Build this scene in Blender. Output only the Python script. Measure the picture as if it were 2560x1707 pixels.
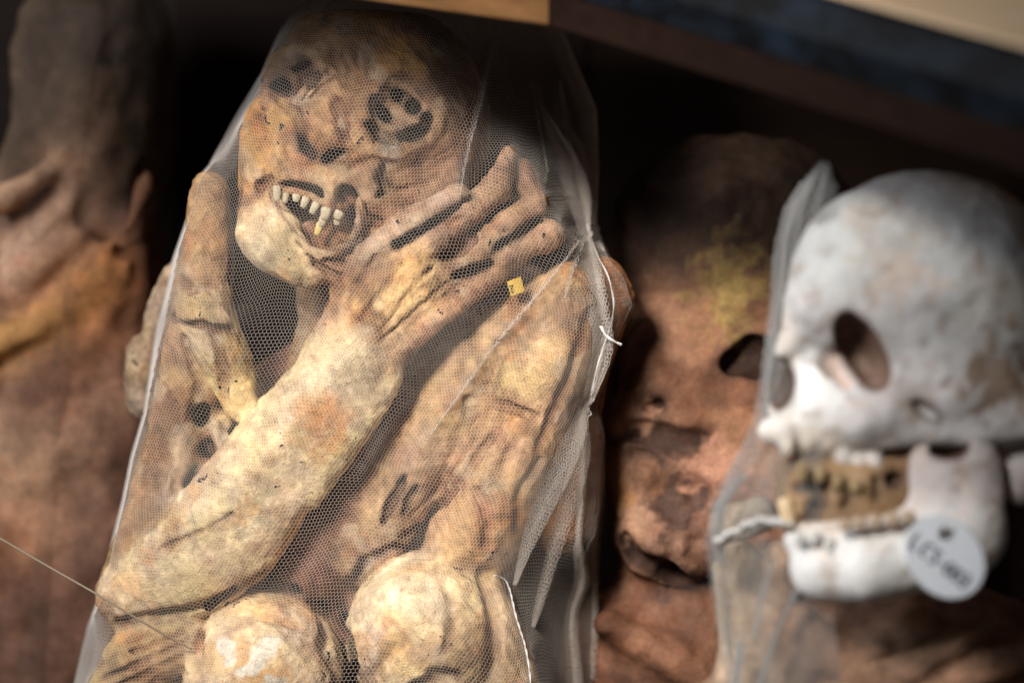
import bpy, math
import numpy as np
from mathutils import Matrix, Vector

# ------------------------------------------------------------------ clearing
for o in list(bpy.data.objects):
    bpy.data.objects.remove(o)
SC = bpy.context.scene
COL = SC.collection
rng = np.random.default_rng(7)

# ------------------------------------------------------------------ frame of reference
# Lengths are worked out in "units" of 0.24 mm.  x to the right, y up the
# leaning bodies, z towards the viewer; the whole shelf is pitched by 25 deg.
S = 0.00024
D = 6044.0
PITCH = math.radians(25)
ROT = np.array(Matrix.Rotation(math.radians(90) - PITCH, 3, 'X'))
ORG = np.array([0.0, 0.0, 1.2])

def W(p):
    return np.asarray(p, float) @ ROT.T * S + ORG

def P(px, py, z=0.0):
    k = 1 - z / D
    return np.array([(px - 1280) * k, (853.5 - py) * k, z])

def K(z):
    return 1 - z / D

# ------------------------------------------------------------------ camera
cd = bpy.data.cameras.new('camera')
cam = bpy.data.objects.new('camera', cd)
COL.objects.link(cam)
cam.location = W((0, 0, D))
cam.rotation_euler = (math.radians(90) - PITCH, 0, 0)
cd.lens = 85
cd.sensor_width = 36
cd.clip_start = 0.01
cd.clip_end = 50
cd.dof.use_dof = True
cd.dof.focus_distance = (D - 45) * S
cd.dof.aperture_fstop = 2.1
cd.dof.aperture_blades = 9
SC.camera = cam

# ------------------------------------------------------------------ world and lamps
wd = bpy.data.worlds.new('World')
SC.world = wd
wd.use_nodes = True
wd.node_tree.nodes['Background'].inputs['Color'].default_value = (1.0, 0.82, 0.70, 1)
wd.node_tree.nodes['Background'].inputs['Strength'].default_value = 0.03

def lamp(name, kind, pos, target, energy, color, **kw):
    ld = bpy.data.lights.new(name, kind)
    ld.energy = energy
    ld.color = color
    for k, v in kw.items():
        setattr(ld, k, v)
    o = bpy.data.objects.new(name, ld)
    COL.objects.link(o)
    a, b = Vector(W(pos)), Vector(W(target))
    o.location = a
    o.rotation_euler = (b - a).to_track_quat('-Z', 'Y').to_euler()
    return o

lamp('display_spot', 'SPOT', (-2350, 2900, 5300), P(1300, 1230, 0), 210, (1.0, 0.93, 0.835),
     spot_size=math.radians(27), spot_blend=1.0, shadow_soft_size=0.2)
lamp('window_light', 'AREA', (-5000, 2500, 3800), P(1000, 1000, -200), 15, (0.90, 0.94, 1.0),
     shape='DISK', size=0.7)

SC.view_settings.view_transform = 'Standard'
SC.view_settings.look = 'None'
SC.view_settings.exposure = 0.0
SC.view_settings.gamma = 1.0
SC.render.engine = 'CYCLES'
SC.cycles.max_bounces = 6
SC.cycles.use_denoising = True

# ------------------------------------------------------------------ numpy noise
def _hash(i, j, k, seed):
    n = (i.astype(np.int64) * 374761393 + j.astype(np.int64) * 668265263 +
         k.astype(np.int64) * 2147483647 + seed * 1274126177) & 0xffffffff
    n = ((n ^ (n >> 13)) * 1274126177) & 0xffffffff
    n = n ^ (n >> 16)
    return (n & 0xffff) / 65535.0

def vnoise(p, scale, seed=0):
    q = p / scale
    f = np.floor(q)
    t = q - f
    t = t * t * (3 - 2 * t)
    i, j, k = f[:, 0].astype(int), f[:, 1].astype(int), f[:, 2].astype(int)
    r = 0
    for a in (0, 1):
        for b in (0, 1):
            for c in (0, 1):
                w = (t[:, 0] if a else 1 - t[:, 0]) * (t[:, 1] if b else 1 - t[:, 1]) * (t[:, 2] if c else 1 - t[:, 2])
                r = r + w * _hash(i + a, j + b, k + c, seed)
    return r * 2 - 1

def fbm(p, scale, octs=3, seed=0):
    r = 0
    a = 1.0
    for o in range(octs):
        r = r + a * vnoise(p, scale, seed + o * 17)
        scale *= 0.5
        a *= 0.5
    return r

# ------------------------------------------------------------------ distance fields
def rotm(rx=0, ry=0, rz=0):
    return np.array(Matrix.Rotation(math.radians(rz), 3, 'Z') @ Matrix.Rotation(math.radians(ry), 3, 'Y')
                    @ Matrix.Rotation(math.radians(rx), 3, 'X'))

class Ell:
    """ellipsoid: centre px, py, z; radii; rz turns clockwise in the picture plane"""
    def __init__(s, px, py, z, rx, ry, rz_, rot=0, col=None, k=20, op='+', roty=0, rotx=0, cw=1.0):
        s.c = P(px, py, z)
        s.r = np.array([rx, ry, rz_], float) * K(z)
        s.R = rotm(rotx, roty, -rot)
        s.col, s.k, s.op, s.cw = col, k * K(z), op, cw
        m = s.r.max()
        s.lo, s.hi = s.c - m, s.c + m
    def d(s, p):
        q = (p - s.c) @ s.R
        a = np.sqrt(((q / s.r) ** 2).sum(-1)) + 1e-9
        b = np.sqrt(((q / s.r ** 2) ** 2).sum(-1)) + 1e-12
        return a * (a - 1) / b

class Cap:
    """chain of tapering round rods: points (px, py, z, radius)"""
    def __init__(s, pts, col=None, k=20, op='+', flat=1.0, cw=1.0):
        s.p = [(P(a, b, c), r * K(c)) for a, b, c, r in pts]
        s.col, s.k, s.op, s.flat, s.cw = col, k, op, flat, cw
        pp = np.array([a for a, _ in s.p])
        m = max(r for _, r in s.p) / min(flat, 1)
        s.lo, s.hi = pp.min(0) - m, pp.max(0) + m
    def d(s, p):
        r = None
        for (a, ra), (b, rb) in zip(s.p[:-1], s.p[1:]):
            ab = b - a
            t = np.clip(((p - a) @ ab) / (ab @ ab + 1e-9), 0, 1)
            q = p - a - t[..., None] * ab
            if s.flat != 1.0:
                q = q * np.array([1, 1, 1 / s.flat])
            v = np.sqrt((q ** 2).sum(-1)) - (ra + (rb - ra) * t)
            r = v if r is None else np.minimum(r, v)
        return r

def smin(a, b, k):
    h = np.maximum(k - np.abs(a - b), 0) / k
    return np.minimum(a, b) - h * h * k * 0.25

class Field:
    def __init__(s, lo, hi, h):
        s.lo, s.h = np.array(lo, float), h
        s.n = np.ceil((np.array(hi, float) - s.lo) / h).astype(int) + 1
        s.F = np.full(s.n, 60.0, np.float32)
        s.ax = [s.lo[i] + np.arange(s.n[i]) * h for i in range(3)]
        s.prims = []
    def put(s, pr):
        s.prims.append(pr)
        m = pr.k + 2.5 * s.h
        i0 = np.clip(np.floor((pr.lo - m - s.lo) / s.h).astype(int), 0, s.n)
        i1 = np.clip(np.ceil((pr.hi + m - s.lo) / s.h).astype(int) + 1, 0, s.n)
        if (i1 <= i0).any():
            return
        g = np.stack(np.meshgrid(*[s.ax[i][i0[i]:i1[i]].astype(np.float32) for i in range(3)], indexing='ij'), -1)
        sl = tuple(slice(i0[i], i1[i]) for i in range(3))
        d = pr.d(g).astype(np.float32)
        if pr.op == '+':
            s.F[sl] = smin(s.F[sl], d, pr.k)
        else:
            s.F[sl] = -smin(-s.F[sl], d, pr.k)
    def mesh(s):
        F = s.F
        for a in range(3):
            ix = [slice(None)] * 3
            for e in (0, -1):
                ix[a] = e
                F[tuple(ix)] = np.maximum(F[tuple(ix)], 1.0)
        I = F < 0
        c = np.zeros(s.n - 1, np.uint8)
        for a in (0, 1):
            for b in (0, 1):
                for d in (0, 1):
                    c += I[a:s.n[0] - 1 + a, b:s.n[1] - 1 + b, d:s.n[2] - 1 + d]
        mix = (c > 0) & (c < 8)
        ii, jj, kk = np.nonzero(mix)
        idx = np.full(s.n - 1, -1, np.int32)
        idx[ii, jj, kk] = np.arange(len(ii))
        off = [(a, b, d) for a in (0, 1) for b in (0, 1) for d in (0, 1)]
        val = {o: F[ii + o[0], jj + o[1], kk + o[2]] for o in off}
        acc = np.zeros((len(ii), 3))
        cnt = np.zeros(len(ii))
        for o in off:
            for a in range(3):
                if o[a] == 0:
                    o2 = list(o); o2[a] = 1; o2 = tuple(o2)
                    v0, v1 = val[o], val[o2]
                    m = (v0 < 0) != (v1 < 0)
                    t = np.where(m, v0 / np.where(m, v0 - v1, 1), 0)
                    pt = np.array(o, float)[None] + np.eye(3)[a][None] * t[:, None]
                    acc[m] += pt[m]
                    cnt[m] += 1
        V = (acc / cnt[:, None] + np.stack([ii, jj, kk], 1)) * s.h + s.lo
        Q = []
        for a in range(3):
            b, d = (a + 1) % 3, (a + 2) % 3
            sa = [slice(None)] * 3; sb = [slice(None)] * 3
            sa[a] = slice(0, -1); sb[a] = slice(1, None)
            ch = I[tuple(sa)] != I[tuple(sb)]
            e = np.stack(np.nonzero(ch), 1)
            ok = (e[:, b] > 0) & (e[:, d] > 0) & (e[:, b] < s.n[b] - 1) & (e[:, d] < s.n[d] - 1)
            e = e[ok]
            ins = I[e[:, 0], e[:, 1], e[:, 2]]
            def at(db, dd):
                f = e.copy(); f[:, b] += db; f[:, d] += dd
                return idx[f[:, 0], f[:, 1], f[:, 2]]
            q = np.stack([at(-1, -1), at(0, -1), at(0, 0), at(-1, 0)], 1)
            q[~ins] = q[~ins][:, ::-1]
            Q.append(q)
        return V, np.concatenate(Q)
    def grad(s, V):
        e = s.h
        def samp(p):
            q = (p - s.lo) / s.h
            i = np.clip(np.floor(q).astype(int), 0, s.n - 2)
            t = np.clip(q - i, 0, 1)
            r = 0
            for a in (0, 1):
                for b in (0, 1):
                    for d in (0, 1):
                        w = (t[:, 0] if a else 1 - t[:, 0]) * (t[:, 1] if b else 1 - t[:, 1]) * (t[:, 2] if d else 1 - t[:, 2])
                        r = r + w * s.F[i[:, 0] + a, i[:, 1] + b, i[:, 2] + d]
            return r
        g = np.stack([samp(V + np.eye(3)[a] * e) - samp(V - np.eye(3)[a] * e) for a in range(3)], 1)
        return g / (np.linalg.norm(g, axis=1, keepdims=True) + 1e-9)
    def colours(s, V, soft=14.0):
        acc = np.zeros((len(V), 3)); wt = np.zeros(len(V)) + 1e-6
        over = []
        for pr in s.prims:
            if pr.col is None:
                continue
            m = 60
            sel = np.nonzero(((V > pr.lo - m) & (V < pr.hi + m)).all(1))[0]
            if not len(sel):
                continue
            d = pr.d(V[sel])
            if pr.op == '+':
                w = np.exp(-np.abs(d) / soft) * pr.cw
                acc[sel] += w[:, None] * np.array(pr.col); wt[sel] += w
            else:
                over.append((sel, np.exp(-np.maximum(np.abs(d), 0) / (soft * 0.36)) * pr.cw, pr.col))
        c = acc / wt[:, None]
        for sel, w, col in over:
            w = np.clip(w, 0, 1)[:, None]
            c[sel] = c[sel] * (1 - w) + np.array(col) * w
        return c

# ------------------------------------------------------------------ object helpers
def tag(o, label=None, cat=None, group=None, kind=None):
    if label: o['label'] = label
    if cat: o['category'] = cat
    if group: o['group'] = group
    if kind: o['kind'] = kind
    return o

def empty(name, p):
    o = bpy.data.objects.new(name, None)
    o.empty_display_size = 0.02
    COL.objects.link(o)
    o.location = W(p)
    return o

def build(name, V, Q, mat, parent=None, col=None, smooth=True, design=True):
    """one mesh object from numpy vertices (units) and quads / tris"""
    Vw = W(V) if design else np.asarray(V, float)
    base = np.array(parent.matrix_basis.translation) if parent else np.zeros(3)
    if parent and parent.parent:
        base = base + np.array(parent.parent.matrix_basis.translation)
    org = np.zeros(3)
    if not parent:
        org = (Vw.min(0) + Vw.max(0)) / 2
        org[2] = Vw[:, 2].min()
    Vw = Vw - base - org
    me = bpy.data.meshes.new(name)
    Q = np.asarray(Q)
    me.vertices.add(len(Vw)); me.vertices.foreach_set('co', Vw.ravel().astype(np.float32))
    n = Q.shape[1]
    me.loops.add(Q.size); me.loops.foreach_set('vertex_index', Q.ravel().astype(np.int32))
    me.polygons.add(len(Q))
    me.polygons.foreach_set('loop_start', np.arange(0, Q.size, n, dtype=np.int32))
    me.polygons.foreach_set('use_smooth', np.full(len(Q), smooth))
    me.update(calc_edges=True)
    if col is not None:
        at = me.color_attributes.new('Col', 'FLOAT_COLOR', 'POINT')
        at.data.foreach_set('color', np.concatenate([col, np.ones((len(col), 1))], 1).ravel().astype(np.float32))
    me.materials.append(mat)
    o = bpy.data.objects.new(name, me)
    COL.objects.link(o)
    o.location = org
    if parent:
        o.parent = parent
    return o

def tube(pts, r, seg=6, twist=None):
    """round rod through points in units; r scalar or list"""
    p = np.asarray(pts, float)
    n = len(p)
    r = np.full(n, r) if np.isscalar(r) else np.asarray(r, float)
    t = np.gradient(p, axis=0)
    t /= np.linalg.norm(t, axis=1, keepdims=True) + 1e-9
    u = np.cross(t, np.array([0.13, 0.21, 1.0]))
    u /= np.linalg.norm(u, axis=1, keepdims=True) + 1e-9
    v = np.cross(t, u)
    a = np.arange(seg) / seg * 2 * np.pi
    ring = p[:, None] + r[:, None, None] * (np.cos(a)[None, :, None] * u[:, None] + np.sin(a)[None, :, None] * v[:, None])
    V = ring.reshape(-1, 3)
    Q = []
    for i in range(n - 1):
        for j in range(seg):
            k = (j + 1) % seg
            Q.append((i * seg + j, i * seg + k, (i + 1) * seg + k, (i + 1) * seg + j))
    c0, c1 = len(V), len(V) + 1
    V = np.concatenate([V, p[:1], p[-1:]])
    for j in range(seg):
        k = (j + 1) % seg
        Q.append((c0, k, j, j)); Q.append((c1, (n - 1) * seg + j, (n - 1) * seg + k, (n - 1) * seg + k))
    return V, [q for q in Q]

def quads_tris(name, V, Q, mat, parent=None, smooth=True):
    """as build(), but through from_pydata so that caps may be triangles"""
    Vw = W(V)
    base = np.zeros(3)
    if parent:
        base = np.array(parent.matrix_basis.translation)
        if parent.parent:
            base = base + np.array(parent.parent.matrix_basis.translation)
    org = np.zeros(3)
    if not parent:
        org = (Vw.min(0) + Vw.max(0)) / 2; org[2] = Vw[:, 2].min()
    me = bpy.data.meshes.new(name)
    F = []
    for q in Q:
        f = []
        for i in q:
            if i not in f: f.append(int(i))
        F.append(f)
    me.from_pydata((Vw - base - org).tolist(), [], F)
    me.polygons.foreach_set('use_smooth', np.full(len(me.polygons), smooth))
    me.materials.append(mat)
    o = bpy.data.objects.new(name, me)
    COL.objects.link(o)
    o.location = org
    if parent: o.parent = parent
    return o

def spline(pts, n=40):
    """Catmull-Rom through control rows"""
    p = np.asarray(pts, float)
    q = np.concatenate([2 * p[:1] - p[1:2], p, 2 * p[-1:] - p[-2:-1]])
    out = []
    m = len(p) - 1
    for s in np.linspace(0, m - 1e-6, n):
        i = int(s); t = s - i
        a, b, c, d = q[i], q[i + 1], q[i + 2], q[i + 3]
        out.append(0.5 * (2 * b + (c - a) * t + (2 * a - 5 * b + 4 * c - d) * t * t + (3 * b - a - 3 * c + d) * t ** 3))
    return np.array(out)

# ------------------------------------------------------------------ materials
def new_mat(name):
    m = bpy.data.materials.new(name)
    m.use_nodes = True
    nt = m.node_tree
    b = nt.nodes['Principled BSDF']
    return m, nt, b

def N(nt, kind, **kw):
    n = nt.nodes.new(kind)
    for k, v in kw.items():
        if k in n.inputs:
            n.inputs[k].default_value = v
        else:
            setattr(n, k, v)
    return n

def skin_material(name, grain=0.35, speck=True, rough=0.72, bump=0.6, fine=0.0035, crack=0.16):
    """dried skin and bone: colour from the mesh, mottled, pitted, with small insect holes"""
    m, nt, b = new_mat(name)
    L = nt.links.new
    at = N(nt, 'ShaderNodeAttribute', attribute_name='Col')
    tc = N(nt, 'ShaderNodeTexCoord')
    n1 = N(nt, 'ShaderNodeTexNoise', Scale=1 / 0.022, Detail=6.0, Roughness=0.62)
    n2 = N(nt, 'ShaderNodeTexNoise', Scale=1 / fine, Detail=5.0, Roughness=0.7)
    L(tc.outputs['Object'], n1.inputs['Vector']); L(tc.outputs['Object'], n2.inputs['Vector'])
    r1 = N(nt, 'ShaderNodeMapRange'); r1.inputs[1].default_value = 0.3; r1.inputs[2].default_value = 0.7
    r1.inputs[3].default_value = 1 - grain; r1.inputs[4].default_value = 1 + grain * 0.75
    L(n1.outputs['Fac'], r1.inputs[0])
    r2 = N(nt, 'ShaderNodeMapRange'); r2.inputs[1].default_value = 0.3; r2.inputs[2].default_value = 0.7
    r2.inputs[3].default_value = 1 - grain * 0.55; r2.inputs[4].default_value = 1 + grain * 0.45
    L(n2.outputs['Fac'], r2.inputs[0])
    mu = N(nt, 'ShaderNodeMath', operation='MULTIPLY'); L(r1.outputs[0], mu.inputs[0]); L(r2.outputs[0], mu.inputs[1])
    vm = N(nt, 'ShaderNodeVectorMath', operation='SCALE'); L(at.outputs['Color'], vm.inputs[0]); L(mu.outputs[0], vm.inputs['Scale'])
    out = vm.outputs[0]
    # rust-coloured blotches
    n3 = N(nt, 'ShaderNodeTexNoise', Scale=1 / 0.014, Detail=4.0, Roughness=0.6)
    mp = N(nt, 'ShaderNodeMapping'); mp.inputs['Location'].default_value = (3.1, 1.7, 0.4)
    L(tc.outputs['Object'], mp.inputs['Vector']); L(mp.outputs[0], n3.inputs['Vector'])
    r3 = N(nt, 'ShaderNodeMapRange'); r3.inputs[1].default_value = 0.56; r3.inputs[2].default_value = 0.72; r3.inputs[4].default_value = 0.45
    L(n3.outputs['Fac'], r3.inputs[0])
    tint = N(nt, 'ShaderNodeVectorMath', operation='MULTIPLY'); L(out, tint.inputs[0]); tint.inputs[1].default_value = (0.92, 0.62, 0.42)
    mx = N(nt, 'ShaderNodeMix', data_type='RGBA'); L(r3.outputs[0], mx.inputs['Factor']); L(out, mx.inputs['A']); L(tint.outputs[0], mx.inputs['B'])
    out = mx.outputs['Result']
    hgt = n2.outputs['Fac']
    if speck:
        vo = N(nt, 'ShaderNodeTexVoronoi', Scale=1 / 0.0075)
        L(tc.outputs['Object'], vo.inputs['Vector'])
        n4 = N(nt, 'ShaderNodeTexNoise', Scale=1 / 0.03, Detail=2.0)
        L(tc.outputs['Object'], n4.inputs['Vector'])
        sz = N(nt, 'ShaderNodeMapRange'); sz.inputs[1].default_value = 0.53; sz.inputs[2].default_value = 0.66
        sz.inputs[3].default_value = 0.0; sz.inputs[4].default_value = 0.2
        L(n4.outputs['Fac'], sz.inputs[0])
        lt = N(nt, 'ShaderNodeMath', operation='LESS_THAN'); L(vo.outputs['Distance'], lt.inputs[0]); L(sz.outputs[0], lt.inputs[1])
        m2 = N(nt, 'ShaderNodeMix', data_type='RGBA'); L(lt.outputs[0], m2.inputs['Factor']); L(out, m2.inputs['A'])
        m2.inputs['B'].default_value = (0.025, 0.012, 0.008, 1)
        out = m2.outputs['Result']
    wn = N(nt, 'ShaderNodeTexNoise', Scale=1 / 0.012, Detail=4.0)
    L(tc.outputs['Object'], wn.inputs['Vector'])
    wm = N(nt, 'ShaderNodeVectorMath', operation='SCALE'); L(wn.outputs['Color'], wm.inputs[0]); wm.inputs['Scale'].default_value = 0.022
    wa = N(nt, 'ShaderNodeVectorMath', operation='ADD'); L(tc.outputs['Object'], wa.inputs[0]); L(wm.outputs[0], wa.inputs[1])
    vc = N(nt, 'ShaderNodeTexVoronoi', feature='DISTANCE_TO_EDGE', Scale=1 / 0.011); L(wa.outputs[0], vc.inputs['Vector'])
    cr = N(nt, 'ShaderNodeMapRange'); cr.inputs[1].default_value = 0.0; cr.inputs[2].default_value = 0.07
    cr.inputs[3].default_value = 1.0 - crack; cr.inputs[4].default_value = 1.0
    L(vc.outputs['Distance'], cr.inputs[0])
    if speck: L(wa.outputs[0], vo.inputs['Vector'])
    vs_ = N(nt, 'ShaderNodeVectorMath', operation='SCALE'); L(out, vs_.inputs[0]); L(cr.outputs[0], vs_.inputs['Scale'])
    out = vs_.outputs[0]
    ch_ = N(nt, 'ShaderNodeMath', operation='MULTIPLY_ADD'); L(cr.outputs[0], ch_.inputs[0]); ch_.inputs[1].default_value = 0.9; L(hgt, ch_.inputs[2])
    hgt = ch_.outputs[0]
    L(out, b.inputs['Base Color'])
    b.inputs['Roughness'].default_value = rough
    b.inputs['Specular IOR Level'].default_value = 0.28
    ad = N(nt, 'ShaderNodeMath', operation='ADD'); L(n1.outputs['Fac'], ad.inputs[0]); L(hgt, ad.inputs[1])
    bp = N(nt, 'ShaderNodeBump', Strength=bump, Distance=0.0012)
    L(ad.outputs[0], bp.inputs['Height']); L(bp.outputs[0], b.inputs['Normal'])
    return m

def plain(name, col, rough=0.6, noise=0.2, scale=0.01, spec=0.3, bump=0.2, metallic=0.0):
    m, nt, b = new_mat(name)
    L = nt.links.new
    tc = N(nt, 'ShaderNodeTexCoord')
    n = N(nt, 'ShaderNodeTexNoise', Scale=1 / scale, Detail=5.0, Roughness=0.6)
    L(tc.outputs['Object'], n.inputs['Vector'])
    mr = N(nt, 'ShaderNodeMapRange'); mr.inputs[1].default_value = 0.25; mr.inputs[2].default_value = 0.75
    mr.inputs[3].default_value = 1 - noise; mr.inputs[4].default_value = 1 + noise
    L(n.outputs['Fac'], mr.inputs[0])
    vm = N(nt, 'ShaderNodeVectorMath', operation='SCALE'); vm.inputs[0].default_value = col
    L(mr.outputs[0], vm.inputs['Scale']); L(vm.outputs[0], b.inputs['Base Color'])
    b.inputs['Roughness'].default_value = rough
    b.inputs['Specular IOR Level'].default_value = spec
    b.inputs['Metallic'].default_value = metallic
    bp = N(nt, 'ShaderNodeBump', Strength=bump, Distance=0.0006)
    L(n.outputs['Fac'], bp.inputs['Height']); L(bp.outputs[0], b.inputs['Normal'])
    return m

def wood(name, c0, c1, rough=0.6):
    m, nt, b = new_mat(name)
    L = nt.links.new
    tc = N(nt, 'ShaderNodeTexCoord')
    mp = N(nt, 'ShaderNodeMapping'); mp.inputs['Scale'].default_value = (4, 60, 60)
    n = N(nt, 'ShaderNodeTexNoise', Scale=1.6, Detail=7.0, Roughness=0.65)
    L(tc.outputs['Object'], mp.inputs['Vector']); L(mp.outputs[0], n.inputs['Vector'])
    cr = N(nt, 'ShaderNodeValToRGB')
    cr.color_ramp.elements[0].position = 0.3; cr.color_ramp.elements[0].color = (*c0, 1)
    cr.color_ramp.elements[1].position = 0.7; cr.color_ramp.elements[1].color = (*c1, 1)
    L(n.outputs['Fac'], cr.inputs[0]); L(cr.outputs[0], b.inputs['Base Color'])
    b.inputs['Roughness'].default_value = rough
    b.inputs['Specular IOR Level'].default_value = 0.12
    bp = N(nt, 'ShaderNodeBump', Strength=0.3, Distance=0.0008)
    L(n.outputs['Fac'], bp.inputs['Height']); L(bp.outputs[0], b.inputs['Normal'])
    return m

def worn_steel():
    m, nt, b = new_mat('worn_blue_black_steel')
    L = nt.links.new
    tc = N(nt, 'ShaderNodeTexCoord')
    n = N(nt, 'ShaderNodeTexNoise', Scale=38.0, Detail=6.0, Roughness=0.7)
    L(tc.outputs['Object'], n.inputs['Vector'])
    cr = N(nt, 'ShaderNodeValToRGB')
    cr.color_ramp.elements[0].position = 0.45; cr.color_ramp.elements[0].color = (0.002, 0.0022, 0.003, 1)
    cr.color_ramp.elements[1].position = 0.68; cr.color_ramp.elements[1].color = (0.010, 0.017, 0.028, 1)
    L(n.outputs['Fac'], cr.inputs[0]); L(cr.outputs[0], b.inputs['Base Color'])
    b.inputs['Roughness'].default_value = 0.6
    b.inputs['Specular IOR Level'].default_value = 0.12
    return m

def net_material(name, col):
    m, nt, b = new_mat(name)
    L = nt.links.new
    tc = N(nt, 'ShaderNodeTexCoord')
    n = N(nt, 'ShaderNodeTexNoise', Scale=1 / 0.02, Detail=3.0)
    L(tc.outputs['Object'], n.inputs['Vector'])
    mr = N(nt, 'ShaderNodeMapRange'); mr.inputs[3].default_value = 0.8; mr.inputs[4].default_value = 1.15
    L(n.outputs['Fac'], mr.inputs[0])
    vm = N(nt, 'ShaderNodeVectorMath', operation='SCALE'); vm.inputs[0].default_value = col
    L(mr.outputs[0], vm.inputs['Scale'])
    d = N(nt, 'ShaderNodeBsdfDiffuse'); t = N(nt, 'ShaderNodeBsdfTranslucent')
    L(vm.outputs[0], d.inputs['Color']); L(vm.outputs[0], t.inputs['Color'])
    mx = N(nt, 'ShaderNodeMixShader'); mx.inputs[0].default_value = 0.4
    L(d.outputs[0], mx.inputs[1]); L(t.outputs[0], mx.inputs[2])
    L(mx.outputs[0], nt.nodes['Material Output'].inputs['Surface'])
    return m

M_SKIN = skin_material('dried_skin', grain=0.42, bump=0.95)
M_DARKSKIN = skin_material('dark_dried_skin', grain=0.4, speck=False)
M_BONE = skin_material('bleached_bone', crack=0.08, grain=0.14, speck=False, rough=0.6, bump=0.3)
M_TOOTH = plain('old_tooth', (0.50, 0.42, 0.285), 0.45, 0.3, 0.003, 0.3)
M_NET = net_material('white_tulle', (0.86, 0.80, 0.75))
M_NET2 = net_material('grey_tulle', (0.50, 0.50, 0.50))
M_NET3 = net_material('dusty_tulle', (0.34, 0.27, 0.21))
M_THREAD = plain('white_thread', (0.60, 0.59, 0.58), 0.7, 0.1, 0.002)
M_LINE = plain('beige_line', (0.40, 0.33, 0.24), 0.5, 0.1, 0.004)
M_YELLOW = plain('yellow_paper', (0.50, 0.32, 0.05), 0.7, 0.2, 0.004)
M_INK = plain('dark_ink', (0.03, 0.035, 0.06), 0.6, 0.2, 0.002)
M_TAG = plain('white_tag_plastic', (0.50, 0.53, 0.58), 0.45, 0.05, 0.01)
M_PLASTER = plain('white_plaster', (0.80, 0.79, 0.74), 0.8, 0.1, 0.003)
M_WOOD = wood('warm_wood', (0.12, 0.058, 0.022), (0.22, 0.11, 0.045))
M_WOODDARK = wood('dark_red_wood', (0.009, 0.004, 0.0026), (0.018, 0.008, 0.005))
M_BOARD = wood('tan_board', (0.55, 0.40, 0.26), (0.68, 0.50, 0.33))
M_WALL = wood('back_board_wood', (0.014, 0.0065, 0.0045), (0.024, 0.012, 0.008))
M_STEEL = worn_steel()

# ------------------------------------------------------------------ the setting: boards behind the bodies
def box(c, ax, ay, az, sx, sy, sz, bev=0.0):
    """box about c along unit axes; returns V, Q (chamfered along its edges when bev > 0)"""
    V, Q = [], []
    if bev <= 0:
        for a in (-1, 1):
            for b in (-1, 1):
                for d in (-1, 1):
                    V.append(c + a * sx * ax + b * sy * ay + d * sz * az)
        Q = [(0, 1, 3, 2), (4, 6, 7, 5), (0, 4, 5, 1), (2, 3, 7, 6), (0, 2, 6, 4), (1, 5, 7, 3)]
        return np.array(V), np.array(Q)
    prof = []
    for (u, v) in ((-1, -1), (1, -1), (1, 1), (-1, 1)):
        for i in range(3):
            a = math.atan2(v, u) - math.pi / 4 + i * math.pi / 4
            prof.append((u * (sy - bev) + bev * math.cos(a), v * (sz - bev) + bev * math.sin(a)))
    n = len(prof)
    for s in (-1, 1):
        for u, v in prof:
            V.append(c + s * sx * ax + u * ay + v * az)
    for i in range(n):
        j = (i + 1) % n
        Q.append((i, j, n + j, n + i))
    V += [c - sx * ax, c + sx * ax]
    for i in range(n):
        j = (i + 1) % n
        Q.append((2 * n, j, i, i)); Q.append((2 * n + 1, n + i, n + j, n + j))
    return np.array(V), Q

wall = empty('back_wall', (0, -1500, -1500)); tag(wall, kind='structure')
X, Y, Z = np.eye(3)
for i in range(11):
    V, Q = box(np.array([-2300 + i * 460, 100, -1500 + (i % 3) * 6.0]), X, Y, Z, 229.4, 2100, 30, 2)
    quads_tris('plank', V, Q, M_WALL, wall, smooth=False)

# shelf above: steel edge, wooden strip below it, tan board on top, rail going back
UP = np.array([0, math.cos(PITCH), math.sin(PITCH)])
A = P(1375, 66, 613)
B = P(2560, 432, 1443)
T = (B - A); T -= UP * (T @ UP); T /= np.linalg.norm(T)
NF = np.cross(T, UP)
if NF[2] < 0: NF = -NF
shelf = empty('shelf', A)
tag(shelf, 'dark steel-edged shelf with tan top running across the upper right corner', 'shelf')
mid = A + T * 900
V, Q = box(mid + UP * 42 - NF * 20, T, NF, UP, 900, 20, 42, 4)
quads_tris('wood_strip', V, Q, M_WOODDARK, shelf, smooth=False)
# steel edge: upright face with a worn, sloping upper lip
prof = [(6, 86), (10, 90), (10, 150), (6, 158), (-34, 214), (-44, 218), (-60, 218), (-60, 86)]
Vp = np.array([mid + T * s_ * 905 + NF * a_ + UP * b_ for s_ in (-1, 1) for a_, b_ in prof] + [mid - T * 905 - NF * 30 + UP * 150, mid + T * 905 - NF * 30 + UP * 150])
n_ = len(prof)
Qp = []
for i in range(n_):
    j = (i + 1) % n_
    Qp += [(i, j, n_ + j, n_ + i), (2 * n_, j, i, i), (2 * n_ + 1, n_ + i, n_ + j, n_ + j)]
quads_tris('steel_edge', Vp, Qp, M_STEEL, shelf, smooth=False)
V, Q = box(mid + UP * 200 - NF * 664, T, NF, UP, 900, 602, 26, 4)
quads_tris('shelf_board', V, Q, M_BOARD, shelf, smooth=False)

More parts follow.
